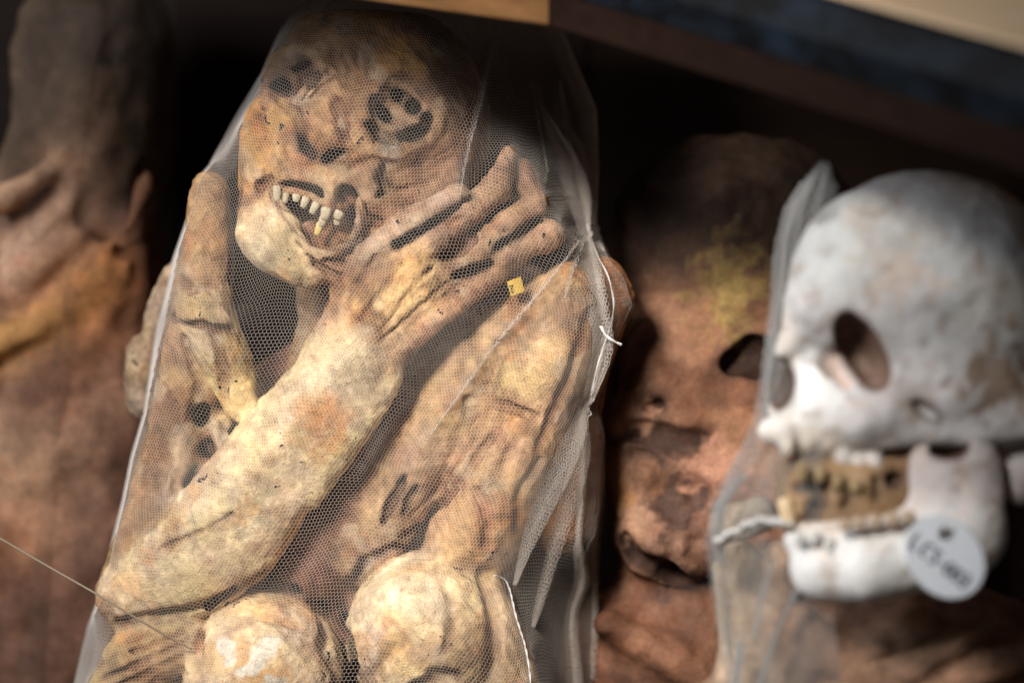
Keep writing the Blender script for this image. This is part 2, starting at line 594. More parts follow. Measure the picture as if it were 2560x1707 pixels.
C2 = P(885, -2, 430)
T2 = C2 - A; T2 -= UP * (T2 @ UP); T2 /= np.linalg.norm(T2)
NF2 = np.cross(UP, T2)
if NF2[2] < 0: NF2 = -NF2
rail = empty('wooden_rail', A)
tag(rail, 'warm brown wooden rail above the netted head, meeting the dark shelf', 'rail')
V, Q = box(A + T2 * 800 + UP * 90 - NF2 * 32, T2, NF2, UP, 795, 30, 90, 5)
quads_tris('board', V, Q, M_WOOD, rail, smooth=False)
T3 = np.array([-460.0, 25.0, -54.0]); T3 /= np.linalg.norm(T3)
NF3 = np.cross(T3, UP)
if NF3[2] < 0: NF3 = -NF3
E0 = np.array([-376.0, 860.0, 560.0])  # front edge of an unseen board, added and angled to shade the head
V, Q = box(E0 + T3 * 330 - NF3 * 520 + UP * 20, T3, NF3, UP, 780, 520, 20, 4)
quads_tris('unseen_shade_board', V, Q, M_WOODDARK, rail, smooth=False)

# ------------------------------------------------------------------ MAIN MUMMY
CREAM = (0.66, 0.55, 0.38); OCHRE = (0.44, 0.26, 0.10); TAN = (0.41, 0.27, 0.16)
PINK = (0.36, 0.215, 0.135); BROWN = (0.25, 0.14, 0.08); DARK = (0.045, 0.026, 0.018)  # DARK: black dried tissue, and painted shade inside holes and gaps
MAROON = (0.27, 0.145, 0.105); FING = (0.37, 0.24, 0.16); GREYT = (0.45, 0.38, 0.30)
WARM = (0.52, 0.34, 0.16); FACE = (0.43, 0.275, 0.165); ORANGE = (0.50, 0.22, 0.06)

lo = np.array([-1180, -1000, -620.0]); hi = np.array([340, 830, 190.0])
F = Field(lo, hi, 5.1)

def front(f, px, py):
    """z of the foremost surface of field f seen at (px, py)"""
    z = 0.0
    for _ in range(3):
        k = K(z)
        i = int(round(((px - 1280) * k - f.lo[0]) / f.h)); j = int(round(((853.5 - py) * k - f.lo[1]) / f.h))
        if not (0 <= i < f.n[0] and 0 <= j < f.n[1]): return z
        c = f.F[i, j] < 0
        if not c.any(): return z
        z = f.lo[2] + (f.n[2] - 1 - int(np.argmax(c[::-1]))) * f.h
    return z

def groove(pts, depth, k=10, col=BROWN, cw=0.8, f=None):
    """crease or hole pressed into the surface: points (px, py, radius)"""
    f = f or F
    zz = [front(f, x, y) for x, y, _ in pts]
    rm = min(r for _, _, r in pts)
    d = min(depth, rm * 0.9)
    while True:
        f.put(Cap([(x, y, z + r - d, r * (1 - 0.3 * max(d - 2 * r, 0) / (depth + 1))) for (x, y, r), z in zip(pts, zz)], op='-', k=k, col=col, cw=cw))
        if d >= depth: break
        d = min(d + rm * 1.1, depth)

def ridge(pts, height, k=14, col=None, f=None):
    f = f or F
    f.put(Cap([(x, y, front(f, x, y) - r + height, r) for x, y, r in pts], k=k, col=col))

def hole(px, py, rx, ry, depth, rot=0, k=7, col=DARK, f=None):
    f = f or F
    z = front(f, px, py)
    f.put(Ell(px, py, z - depth * 0.35, rx, ry, depth * 0.65, rot=rot, op='-', k=k, col=col))

# torso, neck, back of the shoulders
F.put(Ell(900, 1290, -420, 430, 470, 200, col=MAROON))
F.put(Ell(1180, 930, -400, 330, 300, 160, col=MAROON, k=60))
F.put(Cap([(1220, 780, -190, 60), (1020, 1040, -190, 90), (870, 1240, -185, 105), (760, 1420, -190, 90)], col=(0.23, 0.13, 0.10), k=60))
F.put(Cap([(790, 680, -190, 60), (800, 800, -200, 52), (770, 960, -260, 60), (760, 1100, -320, 70)], col=TAN, k=40))
F.put(Cap([(860, 700, -200, 42), (880, 820, -190, 36)], col=PINK, k=22))
# head
F.put(Ell(938, 330, -190, 284, 325, 262, rot=14, col=BROWN, k=30))
F.put(Ell(872, 305, -70, 222, 240, 140, rot=16, col=FACE, k=60))
F.put(Ell(915, 130, -95, 178, 105, 105, rot=12, col=OCHRE, k=80))
F.put(Ell(965, 455, -40, 170, 170, 100, rot=18, col=FACE, k=50))       # right cheek
F.put(Ell(682, 395, -60, 70, 165, 90, rot=2, col=OCHRE, k=40))         # left cheek
F.put(Ell(770, 440, 15, 95, 66, 60, rot=18, col=TAN, k=45))            # upper lip
F.put(Cap([(640, 330, -70, 34), (640, 450, -60, 40), (640, 545, -40, 46)], col=(0.44, 0.25, 0.11), k=40))
# hollow temples, sunken cheeks
F.put(Ell(1120, 400, 60, 90, 70, 60, rot=-20, op='-', k=60, col=None))
F.put(Ell(735, 330, 118, 46, 70, 40, rot=12, op='-', k=40, col=PINK, cw=0.4))
F.put(Ell(655, 380, 66, 26, 60, 30, op='-', k=30, col=(0.40, 0.21, 0.09), cw=0.6))
ridge([(632, 300, 20), (650, 268, 22), (680, 282, 22), (700, 330, 18), (696, 400, 16), (690, 470, 15)], 15, 16, WARM)
ridge([(790, 285, 22), (797, 310, 26), (800, 335, 20)], 6, 12, WARM)                # shrunken nose
ridge([(770, 400, 14), (800, 392, 12), (826, 402, 12), (858, 396, 12)], 8, 12, TAN)
ridge([(870, 330, 20), (905, 352, 22), (948, 392, 20)], 13, 22, (0.50, 0.33, 0.19))
# sockets
bowl = (0.22, 0.145, 0.11)
hole(738, 192, 66, 56, 44, -12, 24, bowl)
hole(1003, 274, 96, 90, 50, 10, 24, (0.27, 0.175, 0.12))
ridge([(668, 190, 12), (680, 150, 14), (722, 126, 15), (780, 130, 14), (812, 165, 12)], 12, 14, OCHRE)
ridge([(662, 220, 12), (678, 255, 13), (735, 266, 13), (790, 246, 12), (816, 200, 11)], 9, 12, PINK)
ridge([(898, 292, 13), (916, 326, 16), (955, 362, 15), (1010, 374, 13), (1064, 358, 13), (1098, 318, 13), (1108, 268, 13), (1088, 212, 13), (1040, 178, 14)], 9, 14, TAN)
ridge([(905, 250, 12), (925, 205, 13), (965, 176, 14), (1020, 164, 15)], 9, 14, PINK)
ridge([(940, 165, 22), (1005, 150, 26), (1062, 172, 20)], 14, 18, (0.60, 0.34, 0.09))
# shrivelled tissue inside them
ridge([(690, 196, 10), (716, 180, 13), (738, 196, 14), (742, 222, 11)], 12, 9, (0.40, 0.26, 0.185))
ridge([(745, 245, 7), (778, 216, 8), (808, 178, 8)], 16, 8, (0.40, 0.28, 0.20))
ridge([(770, 240, 6), (800, 208, 6), (830, 190, 6)], 18, 8, (0.40, 0.28, 0.20))
ridge([(940, 225, 11), (962, 240, 16), (985, 275, 18), (1010, 298, 17), (1048, 312, 13)], 13, 9, (0.42, 0.29, 0.19))
ridge([(930, 262, 9), (935, 296, 12), (956, 326, 11), (1000, 322, 12), (1040, 340, 10)], 12, 8, (0.40, 0.28, 0.20))
ridge([(955, 205, 9), (990, 208, 10), (1030, 226, 9), (1062, 262, 9), (1072, 300, 8)], 12, 8, (0.46, 0.33, 0.22))
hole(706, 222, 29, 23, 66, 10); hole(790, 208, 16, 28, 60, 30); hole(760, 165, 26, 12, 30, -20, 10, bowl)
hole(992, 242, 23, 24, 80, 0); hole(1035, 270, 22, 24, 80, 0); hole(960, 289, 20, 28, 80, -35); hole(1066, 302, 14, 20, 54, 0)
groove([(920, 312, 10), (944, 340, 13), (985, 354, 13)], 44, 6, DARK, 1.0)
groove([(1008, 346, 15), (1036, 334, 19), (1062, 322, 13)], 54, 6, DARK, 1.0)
# nose holes, grooves of the cheeks
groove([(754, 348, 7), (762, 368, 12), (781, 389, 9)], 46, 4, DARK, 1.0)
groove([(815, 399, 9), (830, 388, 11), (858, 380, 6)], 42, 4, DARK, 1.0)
groove([(842, 262, 12), (852, 305, 17), (862, 345, 10)], 16, 18, (0.22, 0.13, 0.10))
groove([(700, 250, 8), (745, 290, 10), (752, 340, 8)], 8, 14, BROWN)
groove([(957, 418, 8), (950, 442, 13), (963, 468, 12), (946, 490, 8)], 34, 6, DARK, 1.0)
groove([(920, 548, 12), (948, 560, 12)], 14, 12, BROWN)
groove([(648, 500, 9), (652, 466, 12), (676, 450, 8)], 18, 10, (0.14, 0.07, 0.05))
groove([(1000, 410, 8), (1060, 425, 10), (1130, 400, 8)], 7, 16, BROWN, 0.6)
groove([(880, 420, 6), (930, 400, 7), (985, 412, 6)], 6, 12, BROWN, 0.5)
for i in range(0, 5, 2):
    groove([(985 + i * 8 + 9 * math.sin(i * 3), 430 + i * 22, 5), (1050 + i * 10, 412 + i * 24, 6), (1105 + 14 * math.cos(i), 380 + i * 26, 4)], 2.5, 10, BROWN, 0.4)
for i in range(4):
    groove([(830 + i * 30, 130 + i * 8, 5), (850 + i * 26, 170, 6), (860 + i * 12, 215, 5)], 5, 12, BROWN, 0.5)
# mouth
F.put(Ell(800, 548, 10, 128, 76, 120, rot=36, op='-', k=12, col=(0.13, 0.07, 0.05)))
F.put(Ell(748, 500, 20, 70, 42, 100, rot=16, op='-', k=10, col=(0.13, 0.07, 0.05)))
F.put(Ell(872, 538, 20, 43, 82, 104, rot=-8, op='-', k=10, col=(0.12, 0.06, 0.045)))
F.put(Cap([(828, 440, 50, 24), (826, 490, 58, 17), (822, 522, 58, 15)], col=WARM, k=14))
F.put(Cap([(690, 474, 40, 12), (735, 478, 44, 12), (775, 494, 48, 13), (815, 515, 50, 13), (848, 520, 42, 12)], col=(0.30, 0.17, 0.11), k=8))
F.put(Cap([(852, 512, 0, 22), (872, 498, -6, 20)], col=(0.38, 0.17, 0.05), k=8))
F.put(Cap([(846, 560, -4, 24), (850, 598, 0, 27)], col=(0.42, 0.22, 0.06), k=8))
F.put(Ell(800, 602, -34, 62, 50, 46, rot=30, col=(0.34, 0.19, 0.14), k=16))
# lower jaw and lip
F.put(Cap([(648, 520, -24, 46), (648, 585, 8, 62), (688, 622, 22, 66), (750, 672, 36, 46), (774, 686, 40, 36)], col=(0.60, 0.49, 0.32), k=30))
F.put(Cap([(692, 486, 34, 13), (698, 530, 44, 26), (726, 570, 52, 32)], col=CREAM, k=20))
F.put(Cap([(752, 592, 72, 12), (770, 622, 74, 13), (805, 642, 70, 13), (840, 630, 66, 12), (872, 616, 62, 11), (892, 585, 62, 12), (902, 540, 70, 12), (898, 500, 78, 11)], col=(0.52, 0.40, 0.28), k=12))
F.put(Ell(850, 672, 6, 80, 46, 60, rot=10, col=(0.42, 0.24, 0.15), k=22))
groove([(785, 660, 6), (850, 688, 7), (905, 668, 6)], 12, 8, BROWN)
groove([(815, 650, 6), (860, 656, 7), (900, 640, 6)], 10, 8, BROWN)
# palm, fingers against the right cheek
F.put(Ell(985, 700, 0, 165, 125, 84, rot=-42, col=WARM, k=36))
F.put(Ell(1110, 672, -6, 165, 84, 60, rot=-34, col=FING, k=40))
F.put(Cap([(880, 880, -20, 112), (950, 790, -8, 116), (1040, 690, 6, 80)], col=TAN, k=40, flat=0.8))
F.put(Cap([(930, 640, 50, 40), (985, 588, 60, 34), (1055, 541, 64, 36), (1095, 516, 58, 29), (1142, 486, 48, 28)], col=(0.48, 0.36, 0.25), k=16))
F.put(Cap([(1010, 660, 40, 50), (1085, 594, 58, 44), (1130, 560, 54, 37), (1165, 534, 54, 41), (1205, 502, 38, 33), (1238, 474, 24, 38)], col=FING, k=14))
F.put(Cap([(1240, 470, 20, 36), (1258, 430, 6, 29), (1268, 390, -10, 21)], col=FING, k=10))
F.put(Cap([(1140, 676, 20, 40), (1205, 612, 34, 42), (1245, 582, 24, 35), (1275, 560, 22, 38), (1304, 538, 8, 33), (1333, 517, -2, 37)], col=FING, k=12))
F.put(Cap([(1334, 512, -14, 32), (1322, 464, -24, 27), (1306, 418, -38, 20)], col=(0.38, 0.24, 0.165), k=10))
F.put(Cap([(1195, 696, 0, 42), (1265, 644, 14, 43), (1310, 616, 8, 36), (1340, 602, 8, 38), (1370, 588, -2, 43)], col=FING, k=12))
F.put(Cap([(1150, 668, 46, 15), (1192, 648, 50, 16)], col=FING, k=8))
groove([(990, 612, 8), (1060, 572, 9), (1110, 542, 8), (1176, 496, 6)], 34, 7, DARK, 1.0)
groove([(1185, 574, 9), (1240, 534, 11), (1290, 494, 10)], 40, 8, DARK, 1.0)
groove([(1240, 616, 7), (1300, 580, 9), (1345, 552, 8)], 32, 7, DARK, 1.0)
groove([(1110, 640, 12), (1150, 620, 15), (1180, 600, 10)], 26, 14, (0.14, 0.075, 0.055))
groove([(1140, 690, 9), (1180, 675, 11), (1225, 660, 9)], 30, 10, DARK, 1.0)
groove([(1125, 560, 6), (1150, 545, 7)], 5, 8, BROWN); groove([(1255, 575, 6), (1278, 588, 6)], 5, 8, BROWN)
# sinew lines over the heel of the hand
for i, q_ in enumerate(([(925, 880), (1010, 800), (1120, 705)], [(960, 890), (1070, 795), (1180, 712)], [(900, 800), (960, 720), (1010, 655)],
           [(870, 770), (900, 700), (940, 640)], [(985, 905), (1090, 815), (1215, 700)], [(1000, 760), (1060, 690), (1100, 640)], [(950, 830), (1000, 770), (1060, 720)])):
    groove([(a_, b_, 6 + i % 3) for a_, b_ in q_], 4, 9, BROWN, 0.7)
F.put(Cap([(965, 905, 36, 22), (1080, 808, 42, 26), (1215, 702, 26, 26)], col=PINK, k=22))
# left upper arm and folded skin hanging from it
F.put(Cap([(320, 1480, -150, 78), (385, 1280, -150, 70), (455, 1040, -130, 80), (500, 820, -110, 80), (520, 640, -110, 66), (524, 490, -120, 50), (522, 470, -125, 42)], col=TAN, k=40))
F.put(Cap([(510, 780, -60, 66), (565, 900, -58, 64), (605, 1010, -70, 46)], col=(0.58, 0.46, 0.27), k=32))
F.put(Cap([(592, 400, -20, 13), (588, 520, -20, 13), (592, 600, 0, 15), (590, 700, 0, 17)], op='-', k=12, col=DARK))
F.put(Cap([(592, 400, -90, 15), (588, 520, -90, 15), (592, 600, -90, 17), (590, 700, -90, 18)], op='-', k=12, col=DARK))
groove([(430, 795, 7), (500, 812, 9), (580, 824, 8)], 14, 10, BROWN)
groove([(455, 700, 7), (480, 725, 12), (520, 720, 8)], 10, 12, BROWN)
groove([(540, 830, 7), (560, 930, 9), (560, 1000, 8)], 9, 16, BROWN, 0.6)
groove([(460, 850, 7), (500, 950, 9), (480, 1040, 8)], 10, 16, BROWN, 0.6)
F.put(Cap([(480, 1000, -130, 60), (440, 1200, -140, 70), (400, 1330, -140, 70)], col=TAN, k=30))
F.put(Cap([(560, 1080, -150, 60), (520, 1220, -150, 60), (470, 1330, -150, 50)], col=(0.40, 0.28, 0.19), k=24))
for (a_, b_, r1, r2, ro) in ((505, 1035, 18, 36, 10), (632, 1078, 20, 30, 35), (478, 1205, 15, 52, 20), (520, 1120, 22, 26, 0), (640, 1055, 15, 22, 0),
                           (440, 1330, 26, 22, 0), (588, 1155, 16, 34, 40), (555, 1215, 12, 30, 20), (455, 1265, 14, 24, 0), (600, 1110, 30, 12, 30), (575, 1250, 22, 12, -40)):
    hole(a_, b_, r1 * 1.05, r2 * 0.9, 74, ro, 16)
    hole(a_ + 12 * math.sin(b_), b_ + 26 * math.cos(a_), r1 * 0.7, r1 * 0.8, 50, ro, 12)
for q_ in ([(570, 1095), (600, 1150), (575, 1230)], [(500, 1180), (540, 1270), (500, 1310)], [(540, 1060), (556, 1130), (530, 1190)], [(420, 1180), (410, 1280), (440, 1300)]):
    ridge([(a_, b_, 11) for a_, b_ in q_], 16, 10, GREYT)
for i in range(4):
    groove([(395 + i * 14, 950 + i * 20, 6), (385 + i * 16, 1080 + i * 10, 8), (360 + i * 14, 1220, 6)], 7, 14, BROWN, 0.5)
# forearm crossing the chest, elbow at the lower left
F.put(Cap([(335, 1490, -90, 88), (450, 1425, -60, 128), (565, 1300, -30, 128), (704, 1128, -8, 122), (820, 985, 8, 116), (885, 900, 8, 112)], col=CREAM, k=40, flat=0.62))
ridge([(600, 1240, 20), (720, 1090, 24), (820, 960, 22), (870, 890, 18)], 5, 40, (0.68, 0.57, 0.40))
ridge([(690, 1300, 18), (800, 1180, 20), (890, 1060, 18)], 5, 36, (0.62, 0.50, 0.33))
F.put(Cap([(770, 1230, -14, 40), (860, 1105, 0, 44), (915, 1025, 12, 42), (984, 946, 28, 22)], col=(0.70, 0.59, 0.40), k=44))
F.put(Cap([(540, 1430, -40, 70), (630, 1385, -34, 58), (700, 1300, -26, 46)], col=(0.58, 0.46, 0.31), k=60))
groove([(400, 1372, 7), (520, 1322, 8), (580, 1285, 6)], 3, 7, BROWN, 0.6)
groove([(300, 1552, 9), (430, 1530, 13), (560, 1492, 13), (660, 1430, 9)], 26, 12, (0.16, 0.085, 0.055))
# elbow behind, pushed out against the side
F.put(Cap([(372, 890, -430, 60), (374, 990, -420, 60), (420, 780, -400, 54), (450, 700, -380, 50)], col=(0.34, 0.26, 0.20), k=30))
# right arm and shoulder
F.put(Cap([(1430, 760, -90, 80), (1370, 930, -75, 104), (1270, 1130, -85, 126), (1200, 1300, -105, 118), (1150, 1440, -130, 110)], col=TAN, k=40))
F.put(Cap([(1500, 700, -150, 62), (1525, 740, -160, 60), (1460, 900, -170, 66), (1430, 1050, -180, 70), (1400, 1300, -200, 84)], col=(0.40, 0.20, 0.10), k=26))
F.put(Cap([(1420, 700, -60, 50), (1300, 790, -75, 62), (1185, 910, -95, 76), (1085, 1070, -115, 88), (985, 1260, -125, 84), (910, 1390, -140, 74)], col=(0.44, 0.31, 0.20), k=30))
F.put(Ell(1335, 935, -6, 74, 84, 34, rot=25, col=(0.70, 0.53, 0.29), k=50))  # lit patch of the arm, painted in lighter cream
F.put(Cap([(1440, 720, -20, 30), (1465, 760, -22, 26)], col=(0.56, 0.40, 0.26), k=20))
groove([(1480, 780, 11), (1450, 870, 15), (1405, 990, 15), (1350, 1120, 11)], 7, 14, (0.24, 0.125, 0.07))
groove([(1250, 860, 9), (1300, 860, 12), (1350, 830, 9)], 10, 18, BROWN, 0.7)
groove([(1170, 1000, 8), (1270, 1015, 9), (1340, 1045, 8)], 9, 14, BROWN, 0.7)
groove([(1240, 1080, 8), (1165, 1180, 11), (1110, 1250, 13), (1060, 1320, 11)], 8, 12, BROWN, 0.7)
groove([(1180, 1100, 6), (1090, 1230, 8), (1030, 1290, 7)], 5, 8, BROWN, 0.6)
groove([(1290, 1100, 9), (1240, 1200, 12), (1230, 1270, 9)], 5, 16, BROWN, 0.6)
groove([(1350, 1150, 9), (1300, 1230, 12), (1290, 1320, 9)], 6, 16, BROWN, 0.6)
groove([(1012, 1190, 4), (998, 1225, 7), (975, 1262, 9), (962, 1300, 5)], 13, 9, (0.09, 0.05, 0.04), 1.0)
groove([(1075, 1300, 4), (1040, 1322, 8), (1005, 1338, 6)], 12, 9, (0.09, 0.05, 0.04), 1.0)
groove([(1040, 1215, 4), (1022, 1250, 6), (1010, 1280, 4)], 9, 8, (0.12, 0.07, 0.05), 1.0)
groove([(1195, 1230, 10), (1220, 1300, 12), (1215, 1360, 9)], 14, 16, MAROON, 0.8)
# knees
F.put(Ell(658, 1705, -105, 206, 228, 225, rot=4, col=(0.66, 0.53, 0.36), k=12))
F.put(Ell(1078, 1590, -115, 214, 214, 226, rot=-4, col=(0.68, 0.56, 0.38), k=12))
F.put(Cap([(1190, 1500, -70, 70), (1240, 1640, -60, 90), (1270, 1800, -60, 100)], col=(0.46, 0.32, 0.20), k=40))
groove([(1215, 1440, 9), (1235, 1540, 13), (1225, 1700, 11)], 9, 30, BROWN, 0.6)
groove([(770, 1520, 9), (815, 1620, 15), (850, 1740, 12)], 14, 30, (0.24, 0.14, 0.13), 0.9)
groove([(505, 1560, 9), (490, 1640, 14), (500, 1740, 12)], 14, 26, (0.36, 0.17, 0.09), 0.8)
groove([(560, 1560, 9), (650, 1535, 11), (740, 1560, 9)], 5, 26, TAN, 0.5)
groove([(1040, 1720, 12), (1090, 1700, 20), (1140, 1690, 10)], 16, 20, (0.18, 0.10, 0.10), 0.9)
groove([(950, 1540, 8), (1000, 1600, 11), (940, 1680, 8)], 6, 26, BROWN, 0.4)
groove([(1110, 1450, 8), (1140, 1540, 11), (1120, 1620, 8)], 4, 26, BROWN, 0.4)
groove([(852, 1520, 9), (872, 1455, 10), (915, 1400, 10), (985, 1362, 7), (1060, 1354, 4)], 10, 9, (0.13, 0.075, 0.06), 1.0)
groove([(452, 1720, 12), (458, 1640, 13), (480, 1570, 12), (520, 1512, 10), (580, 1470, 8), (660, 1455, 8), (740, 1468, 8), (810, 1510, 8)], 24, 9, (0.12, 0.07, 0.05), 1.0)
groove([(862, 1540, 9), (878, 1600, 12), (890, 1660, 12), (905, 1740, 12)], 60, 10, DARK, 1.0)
# side of the body at the lower left
F.put(Cap([(300, 1800, -110, 110), (350, 1660, -90, 92), (470, 1590, -70, 52)], col=(0.48, 0.35, 0.19), k=40))
for i in range(6):
    y0 = 1580 + i * 32
    groove([(225 + i * 12, y0 + 55, 6), (340 + 6 * i, y0 + 12, 9), (455, y0 - 35, 7)], 5, 9, BROWN, 0.8)

V, Q = F.mesh()
NRM = F.grad(V)
COLR = F.colours(V)
# wrinkled and pitted relief
wr = fbm(V, 90, 3, 3) * 3.6 + fbm(V, 22, 2, 11) * 1.6
rot40 = V @ rotm(0, 0, -40).T
fib = fbm(rot40 * np.array([1.0, 0.22, 1.0]), 16, 3, 23)            # fibres running up the arms
V = V + NRM * (wr + fib * 2.6)[:, None]
# colour variation and blotches
t1 = fbm(V, 170, 3, 31); t2 = fbm(V, 48, 3, 47); t3 = fbm(V, 17, 2, 57)
COLR = COLR ** np.array([1.08, 1.08, 1.08]) * 1.0
COLR = COLR * (1 + 0.22 * t1 + 0.18 * t2 + 0.14 * t3 + 0.18 * fib)[:, None]
COLR[:, 2] *= 1 + 0.16 * fbm(V, 90, 2, 53); COLR[:, 1] *= 1 + 0.05 * t2
bl = np.clip((fbm(V, 85, 4, 61) - 0.16) / 0.4, 0, 1)[:, None] * 0.66
COLR = COLR * (1 - bl) + COLR * np.array([0.50, 0.38, 0.33]) * bl
bl = np.clip((fbm(V, 60, 4, 67) - 0.40) / 0.3, 0, 1)[:, None] * 0.4
COLR = COLR * (1 - bl) + np.array([0.52, 0.45, 0.34]) * bl
bl = np.clip((fbm(V, 75, 4, 73) - 0.36) / 0.3, 0, 1)[:, None] * 0.55
COLR = COLR * (1 - bl) + COLR * np.array([0.95, 0.68, 0.45]) * bl

def stain(c, V, px, py, z, r, col, s=0.8, asp=1.0, rot=0, jag=0.55, seed=5, soft=0.9):
    p = P(px, py, z)
    d = V - p
    a = math.radians(-rot)
    u = d[:, 0] * math.cos(a) + d[:, 1] * math.sin(a)
    v = -d[:, 0] * math.sin(a) + d[:, 1] * math.cos(a)
    q = np.sqrt((u / (r * asp)) ** 2 + (v / r) ** 2 + (d[:, 2] / (r * 1.6)) ** 2)
    q = q + jag * fbm(V, 30, 2, seed)
    w = np.clip((1.25 - q) / soft, 0, 1)[:, None] * s
    c[:] = c * (1 - w) + np.array(col) * w

stain(COLR, V, 815, 1040, 90, 55, ORANGE, 0.75, 1.2, -40)
stain(COLR, V, 845, 1120, 90, 34, ORANGE, 0.6, 2.2, -25)
stain(COLR, V, 1025, 690, 80, 34, (0.58, 0.25, 0.05), 0.7, 1.6, -45)
stain(COLR, V, 1040, 720, 80, 60, (0.70, 0.52, 0.26), 0.7, 1.6, -40)
stain(COLR, V, 655, 625, 60, 46, (0.72, 0.62, 0.42), 0.7, 1.4, 30)
stain(COLR, V, 880, 900, 90, 80, (0.60, 0.53, 0.38), 0.6, 1.3, -40)
stain(COLR, V, 1070, 1480, 80, 70, (0.74, 0.64, 0.42), 0.7)
stain(COLR, V, 1010, 1470, 90, 34, (0.85, 0.78, 0.58), 0.7)
stain(COLR, V, 1080, 1500, 90, 50, (0.50, 0.42, 0.36), 0.5)
stain(COLR, V, 1000, 1650, 90, 60, (0.70, 0.50, 0.22), 0.5)
stain(COLR, V, 540, 1640, 90, 60, (0.62, 0.44, 0.2), 0.6)
stain(COLR, V, 640, 1680, 90, 60, (0.60, 0.32, 0.10), 0.45)
stain(COLR, V, 820, 1640, 40, 40, (0.28, 0.17, 0.16), 0.6, 0.6, 0)
stain(COLR, V, 970, 385, 60, 30, (0.60, 0.55, 0.50), 0.7)
stain(COLR, V, 920, 470, 60, 60, (0.50, 0.33, 0.20), 0.5)
stain(COLR, V, 800, 470, 60, 50, (0.52, 0.40, 0.27), 0.6)
stain(COLR, V, 700, 300, 30, 46, (0.60, 0.38, 0.13), 0.6, 0.7)
stain(COLR, V, 1010, 130, 30, 60, (0.62, 0.34, 0.08), 0.7, 1.2, 10)
stain(COLR, V, 1130, 430, -20, 90, (0.34, 0.19, 0.115), 0.6)
stain(COLR, V, 560, 600, -30, 60, (0.52, 0.32, 0.16), 0.6, 0.6)
stain(COLR, V, 470, 1500, 40, 90, (0.64, 0.53, 0.30), 0.6, 1.8, -20)
stain(COLR, V, 1390, 1240, -20, 60, (0.46, 0.24, 0.10), 0.6)
stain(COLR, V, 1250, 1180, 20, 70, (0.55, 0.37, 0.2), 0.5)
# blobs of plaster smeared on the left knee
for (a, b, r, asp, ro) in ((562, 1620, 20, 2.2, 65), (655, 1628, 26, 2.0, -50), (640, 1660, 22, 1.5, -30), (682, 1700, 18, 1.6, 10), (575, 1655, 12, 1.4, 60)):
    stain(COLR, V, a, b, 88, r, (0.68, 0.66, 0.60), 1.0, asp, ro, jag=0.6, seed=int(a), soft=0.25)
COLR = np.clip(COLR * np.array([1.10, 1.02, 0.93]), 0.01, 0.95)

mummy = empty('mummy', P(800, 1700, -300))
tag(mummy, 'cream and ochre mummy, hand to its gaping face, knees drawn up under white net', 'mummy')
body = build('body', V, Q, M_SKIN, mummy, col=COLR)
body['label'] = 'dried body with bent forearm, spread fingers and two round knees'

def tooth(px, py, z, w, h, d, rot=0, parent=None, mat=None, tip=0.7, size=1.22):
    """peg-like tooth: rounded block that narrows to its edge"""
    n, m = 8, 10
    Vt = []
    for i in range(n + 1):
        ph = math.pi * i / n
        for j in range(m):
            th = 2 * math.pi * j / m
            sx = math.copysign(abs(math.sin(ph)) ** 0.5 * abs(math.cos(th)) ** 0.6, math.cos(th))
            sz = math.copysign(abs(math.sin(ph)) ** 0.5 * abs(math.sin(th)) ** 0.6, math.sin(th))
            sy = math.copysign(abs(math.cos(ph)) ** 0.55, math.cos(ph))
            f = 1 - (1 - tip) * (0.5 - 0.5 * sy)
            Vt.append((sx * w / 2 * f, sy * h / 2, sz * d / 2 * f))
    Qt = [(i * m + j, i * m + (j + 1) % m, (i + 1) * m + (j + 1) % m, (i + 1) * m + j) for i in range(n) for j in range(m)]
    Vt = np.array(Vt) * K(z) * size @ rotm(0, 0, -rot).T + P(px, py, z)
    return build('tooth', Vt, np.array(Qt)[:, ::-1], mat or M_TOOTH, parent)

for a in ((693, 484, 52, 20, 34, 20, 0), (714, 496, 58, 15, 22, 15, 10), (741, 495, 62, 20, 17, 15, 8), (762, 506, 66, 19, 26, 16, 20),
          (786, 520, 70, 19, 28, 16, 28), (814, 534, 74, 25, 28, 18, 12), (846, 538, 66, 24, 20, 16, 30),
          (806, 554, 66, 20, 24, 16, 20), (843, 556, 54, 18, 14, 14, 0), (700, 512, 50, 12, 22, 12, 0)):
    tooth(*a, parent=mummy)
tooth(797, 572, 62, 18, 30, 15, 18, parent=mummy, mat=plain('yellow_tooth', (0.62, 0.48, 0.16), 0.4, 0.1, 0.004))

